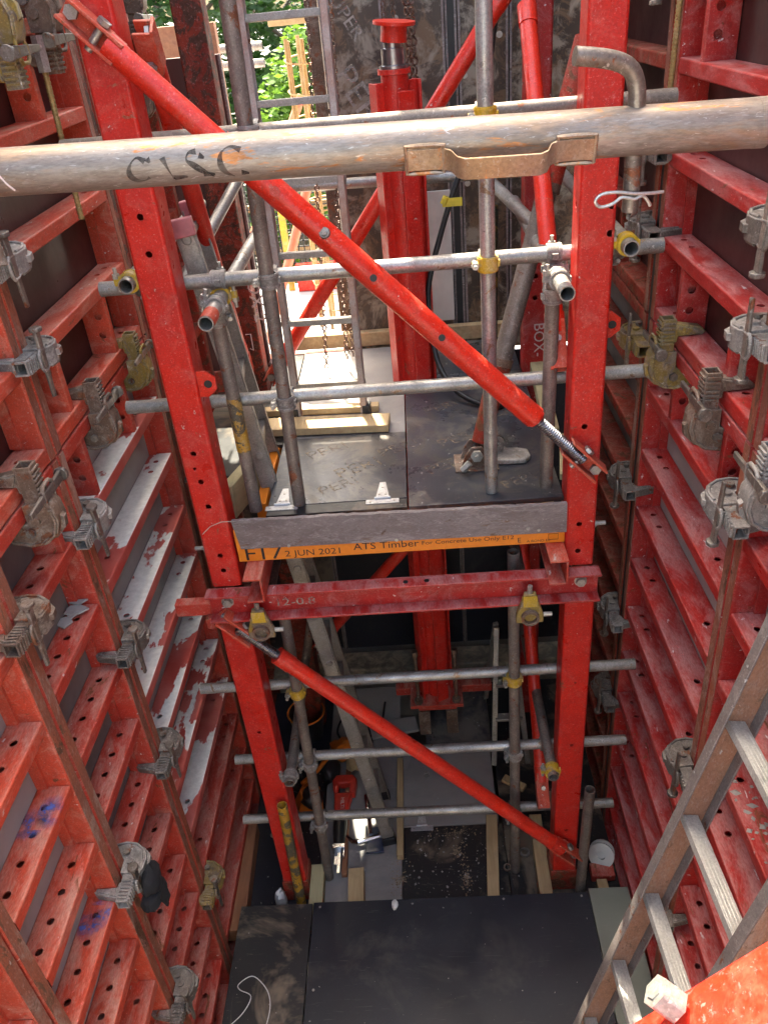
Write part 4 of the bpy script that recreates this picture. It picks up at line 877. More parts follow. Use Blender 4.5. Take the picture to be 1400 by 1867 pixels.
# left wall, joint between the wide panel and the narrow one
YJ2 = 2.163; YJ1 = 1.6425; YR = 1.9325; YR2 = 2.983
for z, mt, lab, ro in ((3.575, 'clampw', 'grey clamp at the left picture edge, topmost on the left wall upright seam', 3), (3.315, 'clampw', 'grey clamp with long upright wedge on the upper left wall beside the dark face', -3), (2.745, 'clampw', 'grey clamp just under the rust brown clamp on the left wall seam', 4), (2.235, 'clamp', 'grey clamp on the left wall seam beside the whitest cement coated ribs', -2),
        (1.665, 'clamp', 'mud grey clamp on the left wall seam level with the topmost lower ledger', 3), (.795, 'clampy', 'yellowish clamp low on the left wall seam above the black ply', 0)):
    clamp((XL, YJ2, z), dY, LN, lab, mt, ro)
for z, mt, lab, ro in ((2.765, 'clampb', 'dark mud caked clamp on the near left seam', -4), (1.665, 'clampw', 'white grey clamp with black cloth hung on it on the near left seam', 2), (.875, 'clamp', 'grey clamp at the bottom left picture edge on the near left seam', 0)):
    clamp((XL, YJ1, z), dY, LN, lab, mt, ro, wedge='clampb' if mt == 'clampb' else 'wedge')
for y, mt, lab, sc_ in ((2.47, 'clampb', 'rust brown clamp gripping the horizontal left wall seam at its middle', 1.12), (2.93, 'clampy', 'yellow clamp gripping the horizontal left wall seam beside the left post', 1.05), (1.90, 'clampb', 'big brown clamp with pale toothed bar on the horizontal seam near the left edge', 1.15)):
    clamp((XL, y, 3.0), Z_, LN, lab, mt, 0, sc_)
for y, z, mt, lab, ax in ((2.52, 4.075, 'clampy', 'yellow grey clamp hanging in the top left picture corner', -Z_), (2.83, 4.09, 'clampb', 'brown clamp beside the gold tie rod at the top left', -Z_), (3.93, 4.12, 'clampb', 'dark clamp at the top edge beyond the left post', -Z_), (3.75, 3.86, 'clampb', 'brown clamp with backlit teeth on the far left corner panel', Z_)):
    clamp((XL+(.02 if y < 3.5 else 0), y, z), ax, LN, lab, mt, 0, 1.15)
# right wall
for z, mt, lab, ro in ((3.565, 'clamp', 'brown grey clamp with stubby wedge head at the right edge, topmost on the near seam', 0), (3.30, 'clampw', 'pale grey clamp on the near right seam above the dark brown clamp', 3), (2.80, 'clampw', 'bluish white clamp on the near right seam beside the grey wall face', -3), (1.715, 'clamp', 'grey clamp on the near right seam partly hidden by the ladder', 0), (.9, 'clamp', 'dirty clamp on the near right seam seen between the ladder rungs', 0)):
    clamp((XR, YR, z), dY, RN, lab, mt, ro, 1.05)
clamp((XR, 1.74, 3.0), Z_, RN, 'grey clamp with slanting wedge cut by the right picture edge', 'clampw', 0, 1.1)
clamp((XR, 2.63, 3.0), Z_, RN, 'yellow clamp gripping the horizontal right wall seam near the right post', 'clampy', 0, 1.15)
clamp((XR, 2.185, 3.0), Z_, RN, 'dark brown clamp gripping the horizontal right wall seam', 'clampb', 0, 1.15)
for z, mt, lab in ((3.315, 'clamp', 'grey claw clamp on the dark strip seam behind the right open tube end'), (3.575, 'clamp', 'clamp on the dark strip seam just under the big prop tube'), (2.90, 'clampy', 'yellow grey clamp on the dark strip seam below the red eye lug'), (2.27, 'clamp', 'grey hooked clamp on the dark strip seam right of the cross beam'), (1.55, 'clampw', 'pale clamp on the dark strip seam above the sunlit tube end'), (1.03, 'clamp', 'grey clamp on the dark strip seam near the bottom deck'), (4.10, 'clampw', 'clamp on the dark strip seam at the top picture edge')):
    clamp((XR, YR2, z), dY, RN, lab, mt, 0, 1.1)
# cloth on the near clamp
E = empty('black_cloth', (XL+.07, YJ1-.02, 1.50), 'black cloth rag tied to the white grey clamp on the left wall', 'cloth')
def blob(c, r3, seed, n=14, k=10):
    m = MB(); vs = []; fs = []
    for i in range(k+1):
        th = math.pi*i/k
        for j in range(n):
            ph = 2*math.pi*j/n; d = V((math.sin(th)*math.cos(ph), math.sin(th)*math.sin(ph), math.cos(th)))
            q = 1+.35*mnoise.noise(d*1.8+V((seed, 0, 0))); vs.append(V(c)+V((d.x*r3[0], d.y*r3[1], d.z*r3[2]))*q)
    for i in range(k):
        for j in range(n): fs.append((i*n+j, i*n+(j+1) % n, (i+1)*n+(j+1) % n, (i+1)*n+j))
    return m.add(vs, fs, True)
obj('knot', blob((XL+.105, YJ1-.01, 1.655), (.03, .055, .05), 1.3), 'cloth', E); obj('loop', blob((XL+.10, YJ1-.045, 1.60), (.03, .045, .035), 4.1), 'cloth', E); obj('tail', blob((XL+.10, YJ1+.035, 1.53), (.022, .026, .075), 7.7), 'cloth', E)
# tie rods hanging in front of the panels
def tierod(p, q, label, nut=True):
    p, q = V(p), V(q); E = empty('tie_rod', q, label, 'tie rod', 'gold tie rods'); m = MB(); thread(m, p, q, .0095, .012); obj('rod', m, 'rod', E)
    if nut: m = MB(); d = (q-p).normalized(); m.cyl(p-d*.02, p+d*.075, .019, 6); obj('long_nut', m, 'bolt', E)
tierod((-1.04, 2.72, 4.06), (-1.045, 2.70, 3.56), 'gold threaded tie rod with hexagon nut hanging at the upper left')
tierod((.84, 2.84, 4.12), (.84, 2.86, 3.75), 'gold threaded tie rod hanging beside the right dark strip', False)
E = empty('pry_bar', (-1.03, 2.03, 3.50), 'rusty round bar end at the left picture edge above the clamp', 'bar'); m = MB(); m.cyl((-1.03, 2.06, 3.60), (-1.05, 2.10, 3.74), .013, 12); obj('bar', m, 'clampb', E)

# ---------------------------------------------------------------- ladders
def ladder(name, foot1, top1, off, rungs, mat, rmat, label, w_=.025, dpt=.07, rr=.016, caps=None, rw=.034, fmat=None):
    f, t, o_ = V(foot1), V(top1), V(off); d = (t-f).normalized(); E = empty(name, f, label, 'ladder', 'ladders')
    nrm = d.cross(o_).normalized()
    for k in (0, 1):
        a = f+o_*k; b = t+o_*k; s_ = 1 if k == 0 else -1; od = o_.normalized()
        m = MB(); m.beam(a, b, dpt-.013, .006, od); sp = obj('stile', m, mat, E, bev=.0015)
        for e in (-1, 1):
            m = MB(); m.beam(a+nrm*e*(dpt/2-.003)+od*s_*(w_/2+.0005), b+nrm*e*(dpt/2-.003)+od*s_*(w_/2-.0025), .006, w_, od); obj('flange', m, fmat or mat, sp, bev=.0015)
        m = MB(); m.beam(a-d*.002, a+d*.05, dpt+.006, .034, od); obj('foot', m, 'black', sp, bev=.003)
        if caps: m = MB(); m.beam(b-d*.03, b+d*.03, dpt+.008, .036, od); obj('end_cap', m, caps, sp, bev=.004)
    for q in rungs:
        m = MB(); p = f+d*q
        if rw:
            m.beam(p+o_.normalized()*.004, p+o_-o_.normalized()*.004, rw, .024, d)
            for e in (-1.5, -.5, .5, 1.5): m.beam(p+o_.normalized()*.006+nrm*e*rw*.22+d*.0125, p+o_-o_.normalized()*.006+nrm*e*rw*.22+d*.0125, .004, .0024, d)
        else: m.cyl(p, p+o_, rr, 14)
        ru = obj('rung', m, rmat, E, bev=.001)
        for q0, sg in ((p, -1), (p+o_, 1)):
            m = MB(); m.cyl(q0+o_.normalized()*sg*.003, q0+o_.normalized()*sg*.007, .017, 14, .013); obj('rung_end', m, rmat, ru)
    return E
# 1 upright ladder on the platform
MT['alug'] = worn('grimy_grey_flange', (.27, .235, .215), (.21, .17, .155), .5, .3, dust=(.38, .33, .30), dusta=.6, rusta=.15, spla=.2)
MT['alu2'] = worn('ladder_red_brown_edge', (.36, .20, .15), (.42, .36, .33), .45, .35, dusta=.4, dust=(.45, .40, .36), rusta=.08)
ladder('ladder', (-.562, 3.33, DZ+.016), (-.562, 3.50, 4.75), (.322, -.012, 0), [.15, .43, .71, .99, 1.27, 1.55, 1.83, 2.11], 'alu2', 'alu', 'upright aluminium ladder standing on the platform left of the jack', dpt=.06)
# 2 ladder descending through the gap on the left
ladder('ladder', (-.325, 2.80, .155), (-.748, 2.78, 3.50), (-.035, .30, .0), [.25+.28*k for k in range(12)], 'alu', 'alu', 'inclined ladder with pink end caps going down through the gap to the bottom deck', dpt=.068, caps='pink')
# 3 brown ladder leaning on the right wall
ladder('ladder', (.341, 1.50, .31), (.8566, 1.50, 2.90), (.02, -.415, .0), [.245+.382*k for k in range(7)], 'alub', 'rungalu', 'brown grimy ladder leaning against the right wall in the foreground', dpt=.10, w_=.034, rw=.046, fmat='alug')
# 4 small step ladder standing on the bottom deck behind the lower right upright
E = empty('step_ladder', (.40, 3.45, .155), 'small grey folded trestle standing on the bottom deck behind the lower right upright', 'ladder')
m = MB()
for x in (.30, .50): m.beam((x, 3.30, .155), (x+(.40-x)*.55, 3.62, .95), .03, .022); m.beam((x, 3.85, .155), (x+(.40-x)*.55, 3.66, .95), .03, .022)
obj('leg_frame', m, 'alu', E, bev=.002)
for k in (.35, .6):
    m = MB(); h = .155+.795*k; y = 3.30+.32*k; wx = .10*(1-.55*k); m.beam((.40-wx, y, h), (.40+wx, y, h), .05, .02); obj('step', m, 'alu', E, bev=.002)

# ---------------------------------------------------------------- bottom deck
BZ = .15
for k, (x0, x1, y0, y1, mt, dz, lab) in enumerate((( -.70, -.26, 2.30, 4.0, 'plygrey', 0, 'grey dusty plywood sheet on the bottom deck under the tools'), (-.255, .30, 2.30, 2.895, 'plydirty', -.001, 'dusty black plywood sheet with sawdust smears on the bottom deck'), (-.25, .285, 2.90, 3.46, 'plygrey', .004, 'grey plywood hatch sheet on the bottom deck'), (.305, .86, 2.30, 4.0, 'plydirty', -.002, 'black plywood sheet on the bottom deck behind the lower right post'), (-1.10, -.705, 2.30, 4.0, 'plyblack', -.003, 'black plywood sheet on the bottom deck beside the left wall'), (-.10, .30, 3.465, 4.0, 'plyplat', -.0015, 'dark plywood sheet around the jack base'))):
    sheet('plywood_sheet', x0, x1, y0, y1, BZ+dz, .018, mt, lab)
for x in (-.95, -.45, .05, .55):
    m = MB(); m.box(x-.04, x+.04, 2.0, 4.0, -.35, BZ-.022); obj('deck_beam', m, 'concd', None, {-.95: 'dark bearer under the left of the bottom deck', -.45: 'dark bearer under the tools on the bottom deck', .05: 'dark bearer under the middle of the bottom deck', .55: 'dark bearer under the right of the bottom deck'}[x], 'bearer', 'bottom deck bearers')
NZ = .30
sheet('plywood_sheet', -.693, .665, 1.20, 2.375, NZ, .02, 'plyblack', 'large black plywood sheet filling the bottom of the picture')
sheet('plywood_sheet', -1.06, -.698, 1.20, 2.37, NZ, .02, 'plydirty', 'dirt smeared black plywood strip at the foot of the left wall')
sheet('plywood_sheet', .67, .862, 1.20, 2.395, NZ-.002, .02, 'plyolive', 'olive grey plywood strip at the foot of the right wall')
bs = bpy.data.objects[[o.name for o in bpy.data.objects if o.get('label', '').startswith('large black plywood')][0]]
for x, y in ((-.66, 2.35), (-.2, 2.35), (.25, 2.355), (.63, 2.355), (-.66, 1.95), (.63, 1.95)):
    m = MB(); m.cyl((0, 0, 0), (0, 0, .0015), .006, 10); obj('screw_head', m, 'bolt', bs, loc=V((x, y, NZ))-bs.location)
for x0, x1, y0, lab in ((-1.05, .85, 1.35, 'near timber bearer under the large black sheet'), (-1.05, .85, 2.0, 'middle timber bearer under the large black sheet')):
    m = MB(); m.box(x0, x1, y0, y0+.09, -.35, NZ-.0225); obj('deck_beam', m, 'pinew', None, lab, 'bearer', 'bottom deck bearers')
def tim(x0, y0, x1, y1, w_, zt, h, mt, lab): timber((x0, y0, zt-h/2), (x1, y1, zt-h/2), w_, h, mt, lab, 'loose timbers on the bottom deck')
tim(-.695, 2.30, -.703, 2.64, .072, .225, .073, 'pineg', 'pale yellow timber offcut beside the lower left post base')
tim(-.486, 2.30, -.498, 2.61, .082, .225, .073, 'pine', 'pale timber offcut between the ladder foot and the lower left post')
tim(.195, 2.28, .245, 2.90, .062, .225, .073, 'pine', 'tan timber lying on the deck right of the sawdust')
tim(.468, 2.28, .482, 2.89, .066, .225, .073, 'pine', 'tan timber lying against the lower right post')
tim(-1.095, 2.28, -1.115, 2.90, .10, .24, .09, 'lvl', 'reddish brown timber beside the left wall at the bottom')
tim(-.266, 2.69, -.262, 3.35, .036, .20, .045, 'pine', 'slim upright batten just right of the ladder foot')
tim(-.565, 2.60, -.575, 3.3, .03, .185, .03, 'lvl', 'thin red brown batten beside the saw')
m = MB(); m.poly([(-.05, 0), (.05, 0), (.03, .16), (-.03, .16)], (-.405, 2.73, BZ+.02), (1, 0, 0), (0, 1, 0), .012); obj('glazed_offcut', m, 'mirror', None, 'small dark blue glossy offcut beside the ladder foot', 'offcut', bev=.002)
# reciprocating saw
E = empty('saw', (-.60, 2.95, BZ), 'red and black reciprocating saw lying on the bottom deck', 'saw')
def sw(pts, z, t, mt, n, bev=.006):
    m = MB(); m.poly(pts, (-.60, 2.95, z), (1, 0, 0), (0, 1, 0), t); return obj(n, m, mt, E, bev=bev)
sw([(-.035, -.02), (.035, -.02), (.05, .10), (.06, .14), (-.045, .14), (-.04, .10)], BZ+.05, .075, 'tool', 'body', .012)
sw([(-.045, .14), (-.02, .145), (-.02, .21), (.045, .21), (.045, .145), (.075, .14), (.085, .24), (.06, .27), (-.04, .27), (-.06, .23)], BZ+.05, .06, 'tool', 'grip_handle', .008)
m = MB(); m.lathe([(0, .0), (.030, .0), (.034, .05), (.040, .10), (.040, .17), (0, .171)], (-.60, 2.76, BZ+.05), (0, 1, 0), 16); obj('nose', m, 'blackp', E)
m = MB(); m.box(-.635, -.565, 2.735, 2.76, BZ+.02, BZ+.075); m.box(-.625, -.60, 2.66, 2.735, BZ+.03, BZ+.034); m.box(-.575, -.567, 2.69, 2.735, BZ+.03, BZ+.06); obj('shoe', m, 'chrome', E, bev=.002)
m = MB(); m.box(-.604, -.588, 2.60, 2.735, BZ+.048, BZ+.05); obj('blade', m, 'chrome', E)
o = lettering('lettering', 'HILTI', .03, (-.600, 3.05, BZ+.0885), (0, -1, 0), (1, 0, 0), 'white', E, 1.1); o.location = -E.location
# hammer
E = empty('hammer', (-.44, 2.86, BZ), 'claw hammer with steel shaft lying next to the saw', 'hammer')
m = MB(); m.cyl((-.43, 2.84, BZ+.03), (-.46, 3.10, BZ+.03), .011, 10, .015); obj('shaft', m, 'chrome', E)
m = MB(); m.cyl((-.50, 2.79, BZ+.03), (-.37, 2.83, BZ+.03), .015, 10); m.cyl((-.385, 2.825, BZ+.03), (-.365, 2.832, BZ+.03), .021, 12); m.path([(-.49, 2.795, BZ+.03), (-.53, 2.80, BZ+.032), (-.56, 2.83, BZ+.03), (-.575, 2.87, BZ+.02)], [.014, .012, .009, .004], 8); obj('head', m, 'chrome', E)
# tool belt pouches and bucket
E = empty('tool_belt', (-.70, 3.15, BZ), 'orange and black tool belt pouches heaped beside the saw', 'tool belt')
for c, r3, sd, mt in (((-.78, 3.05, BZ+.08), (.075, .09, .085), 2.2, 'toolo'), ((-.76, 3.03, BZ+.13), (.06, .07, .05), 5.2, 'blackp'), ((-.68, 3.28, BZ+.07), (.06, .10, .07), 8.1, 'blackp'), ((-.60, 3.42, BZ+.07), (.09, .07, .06), 3.4, 'toolo'), ((-.86, 3.22, BZ+.07), (.05, .10, .06), 9.3, 'blackp'), ((-.54, 3.32, BZ+.05), (.05, .05, .04), 1.7, 'pine')):
    obj('pouch', blob(c, r3, sd), mt, E)
m = MB(); m.path([(-.82, 3.10, BZ+.16), (-.74, 3.20, BZ+.15), (-.68, 3.30, BZ+.15), (-.60, 3.40, BZ+.13), (-.52, 3.46, BZ+.06)], .014, 8); obj('strap', m, 'toolo', E)
# washers, nuts, tape roll, scrap
def ring(x, y, r, t, mt, name, lab, cat):
    m = MB(); m.pipe((x, y, BZ+.001), (x, y, BZ+.012), r, t, 20); obj(name, m, mt, None, lab, cat)
ring(.402, 2.705, .027, .011, 'bolt', 'washer', 'round steel washer lying between the tan timbers', 'washer')
ring(.300, 2.62, .022, .008, 'clampb', 'hex_nut', 'rusty nut at the foot of the lower right upright tube', 'nut')
ring(-.106, 3.252, .017, .006, 'bolt', 'grommet', 'small round eyelet on the grey hatch sheet', 'eyelet')
E = empty('tape_reel', (.80, 2.66, BZ), 'white plastic reel lying beside the right wall at the bottom', 'reel')
m = MB(); m.lathe([(0, .0), (.065, .0), (.065, .012), (.045, .014), (.045, .05), (.065, .052), (.065, .064), (.02, .066), (.02, .05), (0, .05)], (.80, 2.66, BZ+.05), (-.25, -.75, .55), 24); obj('reel', m, 'palesheet', E)
m = MB(); m.box(.72, .84, 2.52, 2.60, BZ, BZ+.05); obj('scrap_block', m, 'redM', None, 'red scrap block beside the white reel', 'block', bev=.006)
m = MB(); m.box(.735, .79, 2.44, 2.50, BZ+.0, BZ+.06); obj('scrap_block', m, 'pine', None, 'small wood scrap next to the lower right post', 'block', bev=.004)
hinge(-.144, 2.90, BZ+.0045, 'steel hinge at the front edge of the grey hatch sheet on the bottom deck')
m = MB()
m.path(smooth([(-1.03, 1.80, NZ+.003), (-.97, 1.86, NZ+.003), (-.945, 1.93, NZ+.003), (-1.0, 1.96, NZ+.003), (-1.01, 1.985, NZ+.004), (-.96, 2.02, NZ+.003), (-.915, 2.0, NZ+.003), (-.865, 1.94, NZ+.003), (-.85, 1.86, NZ+.003), (-.87, 1.74, NZ+.003)]), .0022, 6)
obj('cord', m, 'white', None, 'thin white cord looped on the dirty strip at the bottom left', 'cord')
E = empty('bucket', (-.84, 3.62, BZ), 'dark rubber bucket with orange rim at the back of the bottom deck', 'bucket')
m = MB(); m.lathe([(.0, .004), (.085, .0), (.115, .20), (.108, .20), (.080, .012), (0, .012)], (-.84, 3.62, BZ+.001), n=24); obj('body', m, 'blackp', E)
m = MB(); m.path([(-.84+.114*math.cos(2*math.pi*j/24), 3.62+.114*math.sin(2*math.pi*j/24), BZ+.20) for j in range(24)], .006, 6, True); obj('rim', m, 'toolo', E)
m = MB(); m.path(smooth([(-.50, 3.35, BZ+.012), (-.44, 3.52, BZ+.012), (-.50, 3.70, BZ+.012), (-.62, 3.74, BZ+.012), (-.66, 3.60, BZ+.014), (-.56, 3.50, BZ+.02), (-.40, 3.62, BZ+.012), (-.36, 3.85, BZ+.012)], 8), .007, 8); obj('power_cable', m, 'black', None, 'black power cable curled on the bottom deck behind the tools', 'cable')
for x, y, a, l, w_, mt, lab in ((.62, 3.05, 20, .20, .07, 'pinew', 'weathered offcut lying behind the lower right post'), (.40, 3.15, -35, .14, .05, 'pine', 'small pine offcut near the folded trestle'), (-.90, 2.95, 60, .24, .09, 'pinew', 'grey offcut board lying beside the left wall'), (.66, 2.78, 70, .10, .06, 'plygrey', 'small grey plywood scrap behind the lower right post'), (-.30, 3.62, 10, .30, .12, 'plygrey', 'grey plywood scrap left of the jack base')):
    c_, q_ = math.cos(R(a))*l/2, math.sin(R(a))*l/2; timber((x-c_, y-q_, BZ+.016), (x+c_, y+q_, BZ+.016), w_, .022, mt, lab, 'loose offcuts on the bottom deck', 'offcut')
# crumbs: sawdust, chips and cement flakes on the decks
def crumbs(name, n, boxes, z, mt, smin, smax, label, cat, gauss=False):
    m = MB()
    for _ in range(n):
        x0, x1, y0, y1 = random.choice(boxes); x, y = (random.uniform(x0, x1), random.uniform(y0, y1)) if not gauss else (random.gauss((x0+x1)/2, (x1-x0)/3.2), random.gauss((y0+y1)/2, (y1-y0)/3.2)); s_ = smin+(smax-smin)*random.random()**3; a = random.random()*6.28
        c_, q_ = math.cos(a)*s_, math.sin(a)*s_; h = s_*random.uniform(.3, .7); e = random.uniform(.4, 1)
        m.add([(x+c_, y+q_, z), (x-q_*e, y+c_*e, z), (x-c_, y-q_, z), (x+q_*e, y-c_*e, z), (x+c_*.2, y+q_*.2, z+h)], [(0, 1, 4), (1, 2, 4), (2, 3, 4), (3, 0, 4)])
    obj(name, m, mt, None, label, cat, kind='stuff')
crumbs('debris', 150, [(-.69, .66, 1.25, 2.37), (-1.05, -.70, 1.25, 2.36)], NZ+.0008, 'dirt', .001, .006, 'pale crumbs scattered over the large black sheet', 'debris')
crumbs('debris', 500, [(-.70, .30, 2.40, 2.88), (-.25, .85, 2.4, 3.9), (-1.0, -.7, 2.4, 3.5), (-.2, .3, 2.5, 2.85)], BZ+.006, 'gravelgrey', .0015, .009, 'crumbs and chips scattered on the bottom deck', 'debris')
crumbs('sawdust', 900, [(-.33, -.22, 2.50, 2.68), (.05, .10, 2.42, 2.86), (-.06, .13, 2.82, 2.88), (-.30, -.25, 2.55, 2.60), (.06, .10, 2.52, 2.60), (.02, .06, 2.70, 2.76)], BZ+.001, 'sawdust', .0012, .007, 'brown sawdust and wood chips on the bottom deck', 'sawdust', True)
crumbs('debris', 260, [(-.55, .48, 2.55, 4.1)], DZ+.0008, 'gravelgrey', .0015, .006, 'pale grit scattered over the platform plywood', 'debris')
crumbs('debris', 46, [(.885, .965, 1.35, 1.85)], lo[3]+.001, 'dirt', .006, .022, 'crumbled concrete lumps on a right wall rib behind the ladder', 'debris')
m = MB()
for q in range(5):
    x, y = -1.17+random.uniform(-.02, .03), 2.02+.03*q+random.uniform(-.02, .02); a = [(x+random.uniform(.02, .045)*math.cos(t), y+random.uniform(.02, .045)*math.sin(t)) for t in (0, 1.2, 2.4, 3.7, 5.0)]
    m.add([(px, py, lo[1]+.004+.004*q) for px, py in a]+[(px, py, lo[1]+.010+.004*q) for px, py in a], [(0, 1, 2, 3, 4), (9, 8, 7, 6, 5)]+[(i, (i+1) % 5, 5+(i+1) % 5, 5+i) for i in range(5)])
obj('cement_flakes', m, 'gravelgrey', None, 'broken grey cement flakes lying on a left wall rib', 'debris', kind='stuff')
obj('foam_blob', blob((-.885, 2.47, .19), (.03, .035, .07), 6.6), 'white', None, 'white expanding foam squeezed out at the lower left post base', 'foam')
obj('plaster_lump', blob((-.286, 2.34, NZ+.012), (.018, .026, .013), 3.2, 10, 6), 'white', None, 'small pale lump at the rear edge of the large black sheet', 'lump')

# ---------------------------------------------------------------- sunlit red rail with big nut, close to the viewer
E = empty('near_rail', (.30, .50, 3.12), 'sunlit orange red rail crossing the bottom right picture corner', 'rail')
a, b = V((.10, .505, 2.89)), V((.45, .505, 3.345)); d = (b-a).normalized(); side = V((0, -1, 0)); u_ = d.cross(side)
m = MB(); m.rhs(a, d, (b-a).length, side, u_, .16, .09, .018); obj('rail_body', m, 'redbrace', E)
E2 = empty('large_nut', (.255, .49, 3.13), 'pale square headed bolt on the sunlit red rail', 'bolt')
e0 = V((.237, .485, 3.107)); up_ = (V((-.81, 0, .585))+V((0, .35, 0))).normalized()
m = MB(); m.cyl(e0-up_*.012, e0+up_*.018, .020, 6); hd = obj('head', m, 'galv', E2, bev=.0025)
m = MB(); m.cyl(e0+up_*.018, e0+up_*.020, .011, 6); obj('stamp', m, 'bolt', hd)

# ---------------------------------------------------------------- hanging chains
def chain(p, q, label, L=.034, wid=.011, r=.0032, group='hanging rusty chains'):
    p, q = V(p), V(q); d = (q-p).normalized(); n = int((q-p).length/(L-.009)); m = MB(); _, u, v_ = m.frame(d)
    for i in range(n):
        c = p+d*((i+.5)*(L-.009)); s_ = u if i % 2 else v_; s_ = (s_*math.cos(.5)+(v_ if i % 2 else -u)*math.sin(.5))
        pts = [c+d*(math.cos(t)*(L/2-wid*.5)+(1 if math.cos(t) > 0 else -1)*0)+s_*(math.sin(t)*wid) for t in [2*math.pi*j/8 for j in range(8)]]
        m.path(pts, r, 5, True)
    obj('chain', m, 'chain', None, label, 'chain', group)
chain((-.335, 3.85, 4.3), (-.46, 3.85, 2.52), 'single rusty chain hanging in front of the green opening')
chain((-.275, 3.90, 4.3), (-.355, 3.90, 2.55), 'left strand of the doubled rusty chain beside the rear wall edge')
chain((-.250, 3.93, 4.3), (-.325, 3.93, 2.55), 'right strand of the doubled rusty chain beside the rear wall edge')
chain((-.05, 3.95, 4.3), (-.045, 3.95, 3.4), 'thin chain left of the jack head', .028, .009, .0026)
chain((.045, 3.85, 4.3), (.05, 3.85, 3.35), 'heavy rusty chain right of the jack head', .045, .015, .005)
chain((.065, 3.88, 4.3), (.07, 3.88, 3.45), 'second heavy rusty chain right of the jack head', .045, .015, .005)
chain((-.02, 3.97, 4.3), (.03, 3.9, 3.2), 'slack chain behind the jack head', .028, .009, .0026)

# ================================================================ OUTSIDE THE OPENING
m = MB(); m.box(-.405, -.345, 4.30, 4.42, GS, 5.3)
obj('rusty_column', m, 'clampb', None, 'brown rusty steel edge column at the right side of the rear opening', 'column', bev=.004)
def cage(x, y, h, nb, r, label):
    E = empty('rebar_cage', (x, y, GS), label, 'rebar', 'starter bar cages')
    for k in range(nb):
        a = 2*math.pi*k/nb; m = MB(); m.cyl((x+math.cos(a)*r, y+math.sin(a)*r, GS), (x+math.cos(a)*r, y+math.sin(a)*r, GS+h-random.random()*.1), .012, 8); obj('bar', m, 'rebar', E)
    for k in range(int(h/.17)):
        z = GS+.15+.17*k; m = MB(); m.path([(x+math.cos(t)*(r+.014), y+math.sin(t)*(r+.014), z+.02*math.sin(t)) for t in [2*math.pi*j/12 for j in range(12)]], .006, 5, True); obj('tie', m, 'rebar', E)
cage(-.56, 5.7, 1.86, 7, .12, 'tall bundle of rusty starter bars standing outside the opening')
cage(-.30, 6.6, 1.2, 6, .12, 'shorter bundle of rusty starter bars farther out')
def oprop(p, q, label):
    p, q = V(p), V(q); m = MB(); c = (p+q)/2; m.cyl(p-c, q-c, .03, 12); obj('raking_prop', m, 'fencered', None, label, 'prop', 'salmon raking props outside', loc=c)
oprop((-1.45, 6.2, GS+.01), (-.68, 6.3, 3.55), 'salmon red raking prop outside, left one')
oprop((-1.02, 5.4, GS+.01), (-.545, 5.5, 3.30), 'salmon red raking prop outside, right one')
for z, lab in ((3.90, 'upper grey tube end sticking into the green opening'), (3.81, 'lower grey tube end sticking into the green opening')):
    tube((-1.35, 5.5, z), (-.79, 5.5, z), lab, 'galv')
m = MB(); m.box(-.76, -.44, 5.66, 5.74, 3.985, 4.025); obj('timber_plank', m, 'pine', None, 'pale timber cap on top of the starter bars', 'timber', bev=.004)
m = MB(); m.box(-1.9, -.88, 4.6, 4.66, 3.55, 4.05); obj('formply_offcut', m, 'lvl', None, 'brown ply board edge beyond the left corner panel', 'board', bev=.003)
tube((-1.22, 4.36, 3.86), (-.86, 4.36, 3.87), 'sunlit pale tube behind the rusty rear post', 'galv', r=.014)
FY = 6.6
E = empty('mesh_barrier', (-.9, FY, GS), 'yellow mesh edge barrier with red toe panel outside the opening', 'barrier')
m = MB()
for k in range(46): m.beam((-2.1+.045*k, FY, GS+.16), (-2.1+.045*k, FY, GS+1.0), .009, .009, (1, 0, 0))
for k in range(20): m.beam((-2.1, FY, GS+.16+.044*k), (-.05, FY, GS+.16+.044*k), .009, .009)
obj('mesh', m, 'black', E)
for z in (.28, .62, 1.0):
    m = MB(); m.box(-2.1, -.05, FY+.012, FY+.04, GS+z, GS+z+.05); obj('rail', m, 'pine', E)
for x in (-1.75, -.98, -.3):
    m = MB(); m.box(x-.025, x+.025, FY-.045, FY-.006, GS, GS+1.08); obj('post', m, 'yellow', E)
m = MB(); m.box(-.92, -.35, FY-.10, FY-.06, GS+.005, GS+.22); obj('toe_panel', m, 'redbrace', E)
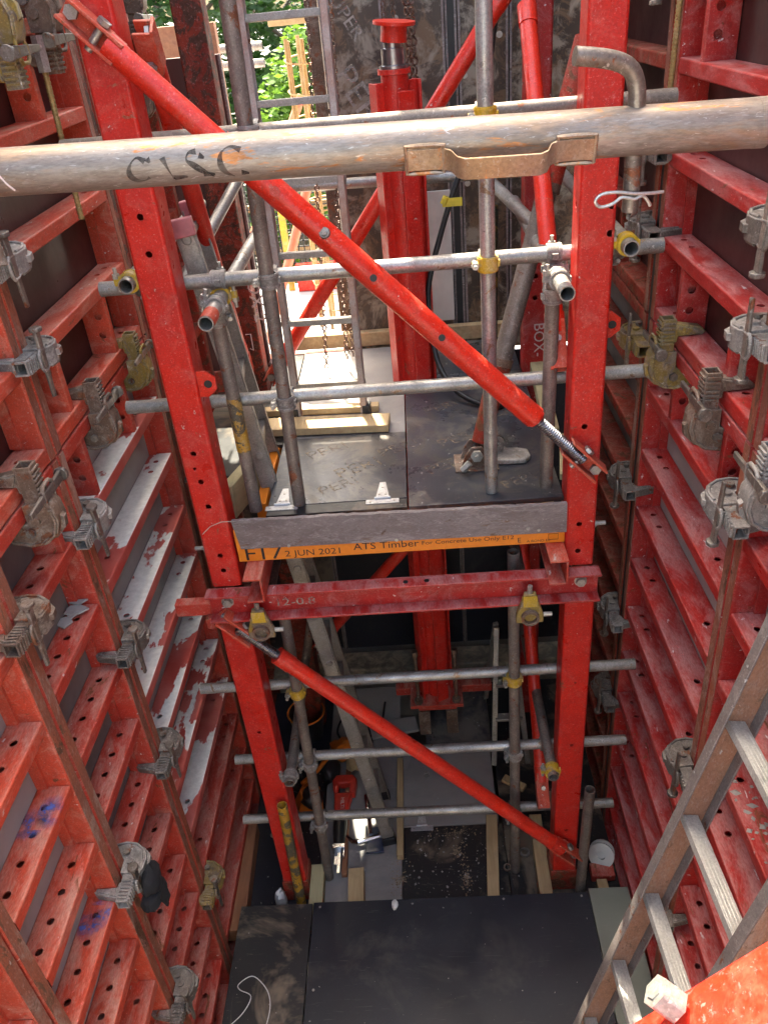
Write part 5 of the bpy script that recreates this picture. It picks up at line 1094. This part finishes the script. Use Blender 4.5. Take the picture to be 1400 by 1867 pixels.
def tree(x, y, h, rx, mt, nleaf, label, seed, zb=0.0):
    random.seed(seed); E = empty('tree', (x, y, GZ), label, 'tree', 'trees beyond the opening')
    m = MB(); m.path([(x, y, GZ), (x+.1, y, GZ+h*.3), (x-.05, y+.1, GZ+h*.6), (x+.1, y, GZ+h*.85)], [.16, .12, .08, .03], 8); limbs = []
    for k in range(9):
        z = GZ+h*(.2+.07*k); a = random.random()*6.28; q = V((x+math.cos(a)*rx*.7, y+math.sin(a)*rx*.7, z+h*.12)); m.path([(x, y, z), (V((x, y, z))+q)/2+V((0, 0, .1)), q], [.05, .035, .015], 6); limbs.append(q)
    obj('trunk', m, 'bark', E)
    m = MB(); cl = []
    for k in range(70):
        a = random.random()*6.28; rr = rx*math.sqrt(random.random()); z = GZ+zb+h*random.random()
        f = 1-abs((z-GZ)/h-.45)*1.1; cl.append((V((x+math.cos(a)*rr*f, y+math.sin(a)*rr*f, z)), rx*random.uniform(.14, .32)))
    for k in range(nleaf):
        c, r = random.choice(cl); d = V((random.gauss(0, 1), random.gauss(0, 1), random.gauss(0, .8))).normalized()*r*random.random()**.4
        p = c+d; s_ = random.uniform(.030, .062)*(1 if y < 12 else 1.7); n_ = V((random.gauss(0, 1), random.gauss(0, 1)-.3, random.gauss(.8, 1))).normalized(); _, u, v_ = m.frame(n_)
        m.add([p-u*s_, p-v_*s_*.55, p+u*s_*1.1, p+v_*s_*.55], [(0, 1, 2, 3)])
    obj('crown', m, mt, E)
tree(-1.42, 11.0, 7.7, 1.15, 'leaf1', 22000, 'bright green leafy tree nearest outside the opening', 3)
tree(-3.6, 14.5, 12.0, 2.6, 'leaf2', 18000, 'darker green tree behind on the left', 5)
tree(-1.0, 15.5, 12.5, 2.8, 'leaf2', 18000, 'darker green tree behind on the right', 9)
tree(-2.4, 18.5, 14.0, 3.0, 'leaf2', 18000, 'tallest dark green tree at the back of the opening', 31)
tree(-.2, 20.5, 14.5, 3.2, 'leaf2', 16000, 'far dark green tree behind the starter bars', 33)
tree(-5.6, 19.0, 13.0, 3.4, 'leaf1', 14000, 'far green tree at the left of the opening', 12)
random.seed(21)
# ================================================================ SUN-BLOCKING WALL added above the rear formwork (out of the picture)
WT = 9.7
m = MB()
for x0, x1, z0, z1 in ((-5, -.78, 5.32, WT), (.22, 5, 5.32, WT), (-.78, .22, 5.32, 6.28), (-.78, .22, 7.5, WT), (-.36, -.27, 6.28, 7.5)): m.box(x0, x1, 4.30, 4.60, z0, z1)  # added wall keeps sun off the shaft; its openings throw sun patches
obj('sun_blocker_wall', m, 'conc', None, 'added unseen concrete wall above the rear formwork blocking the sun, with openings for sun patches', 'wall')
m = MB(); m.box(-1.6, 1.4, -2.0, -1.75, GS+.002, 3.2); obj('rear_light_blocker', m, 'conc', None, 'low concrete upstand added behind the viewer to cut light from that side', 'wall')  # added behind the camera to cut the flattening frontal light
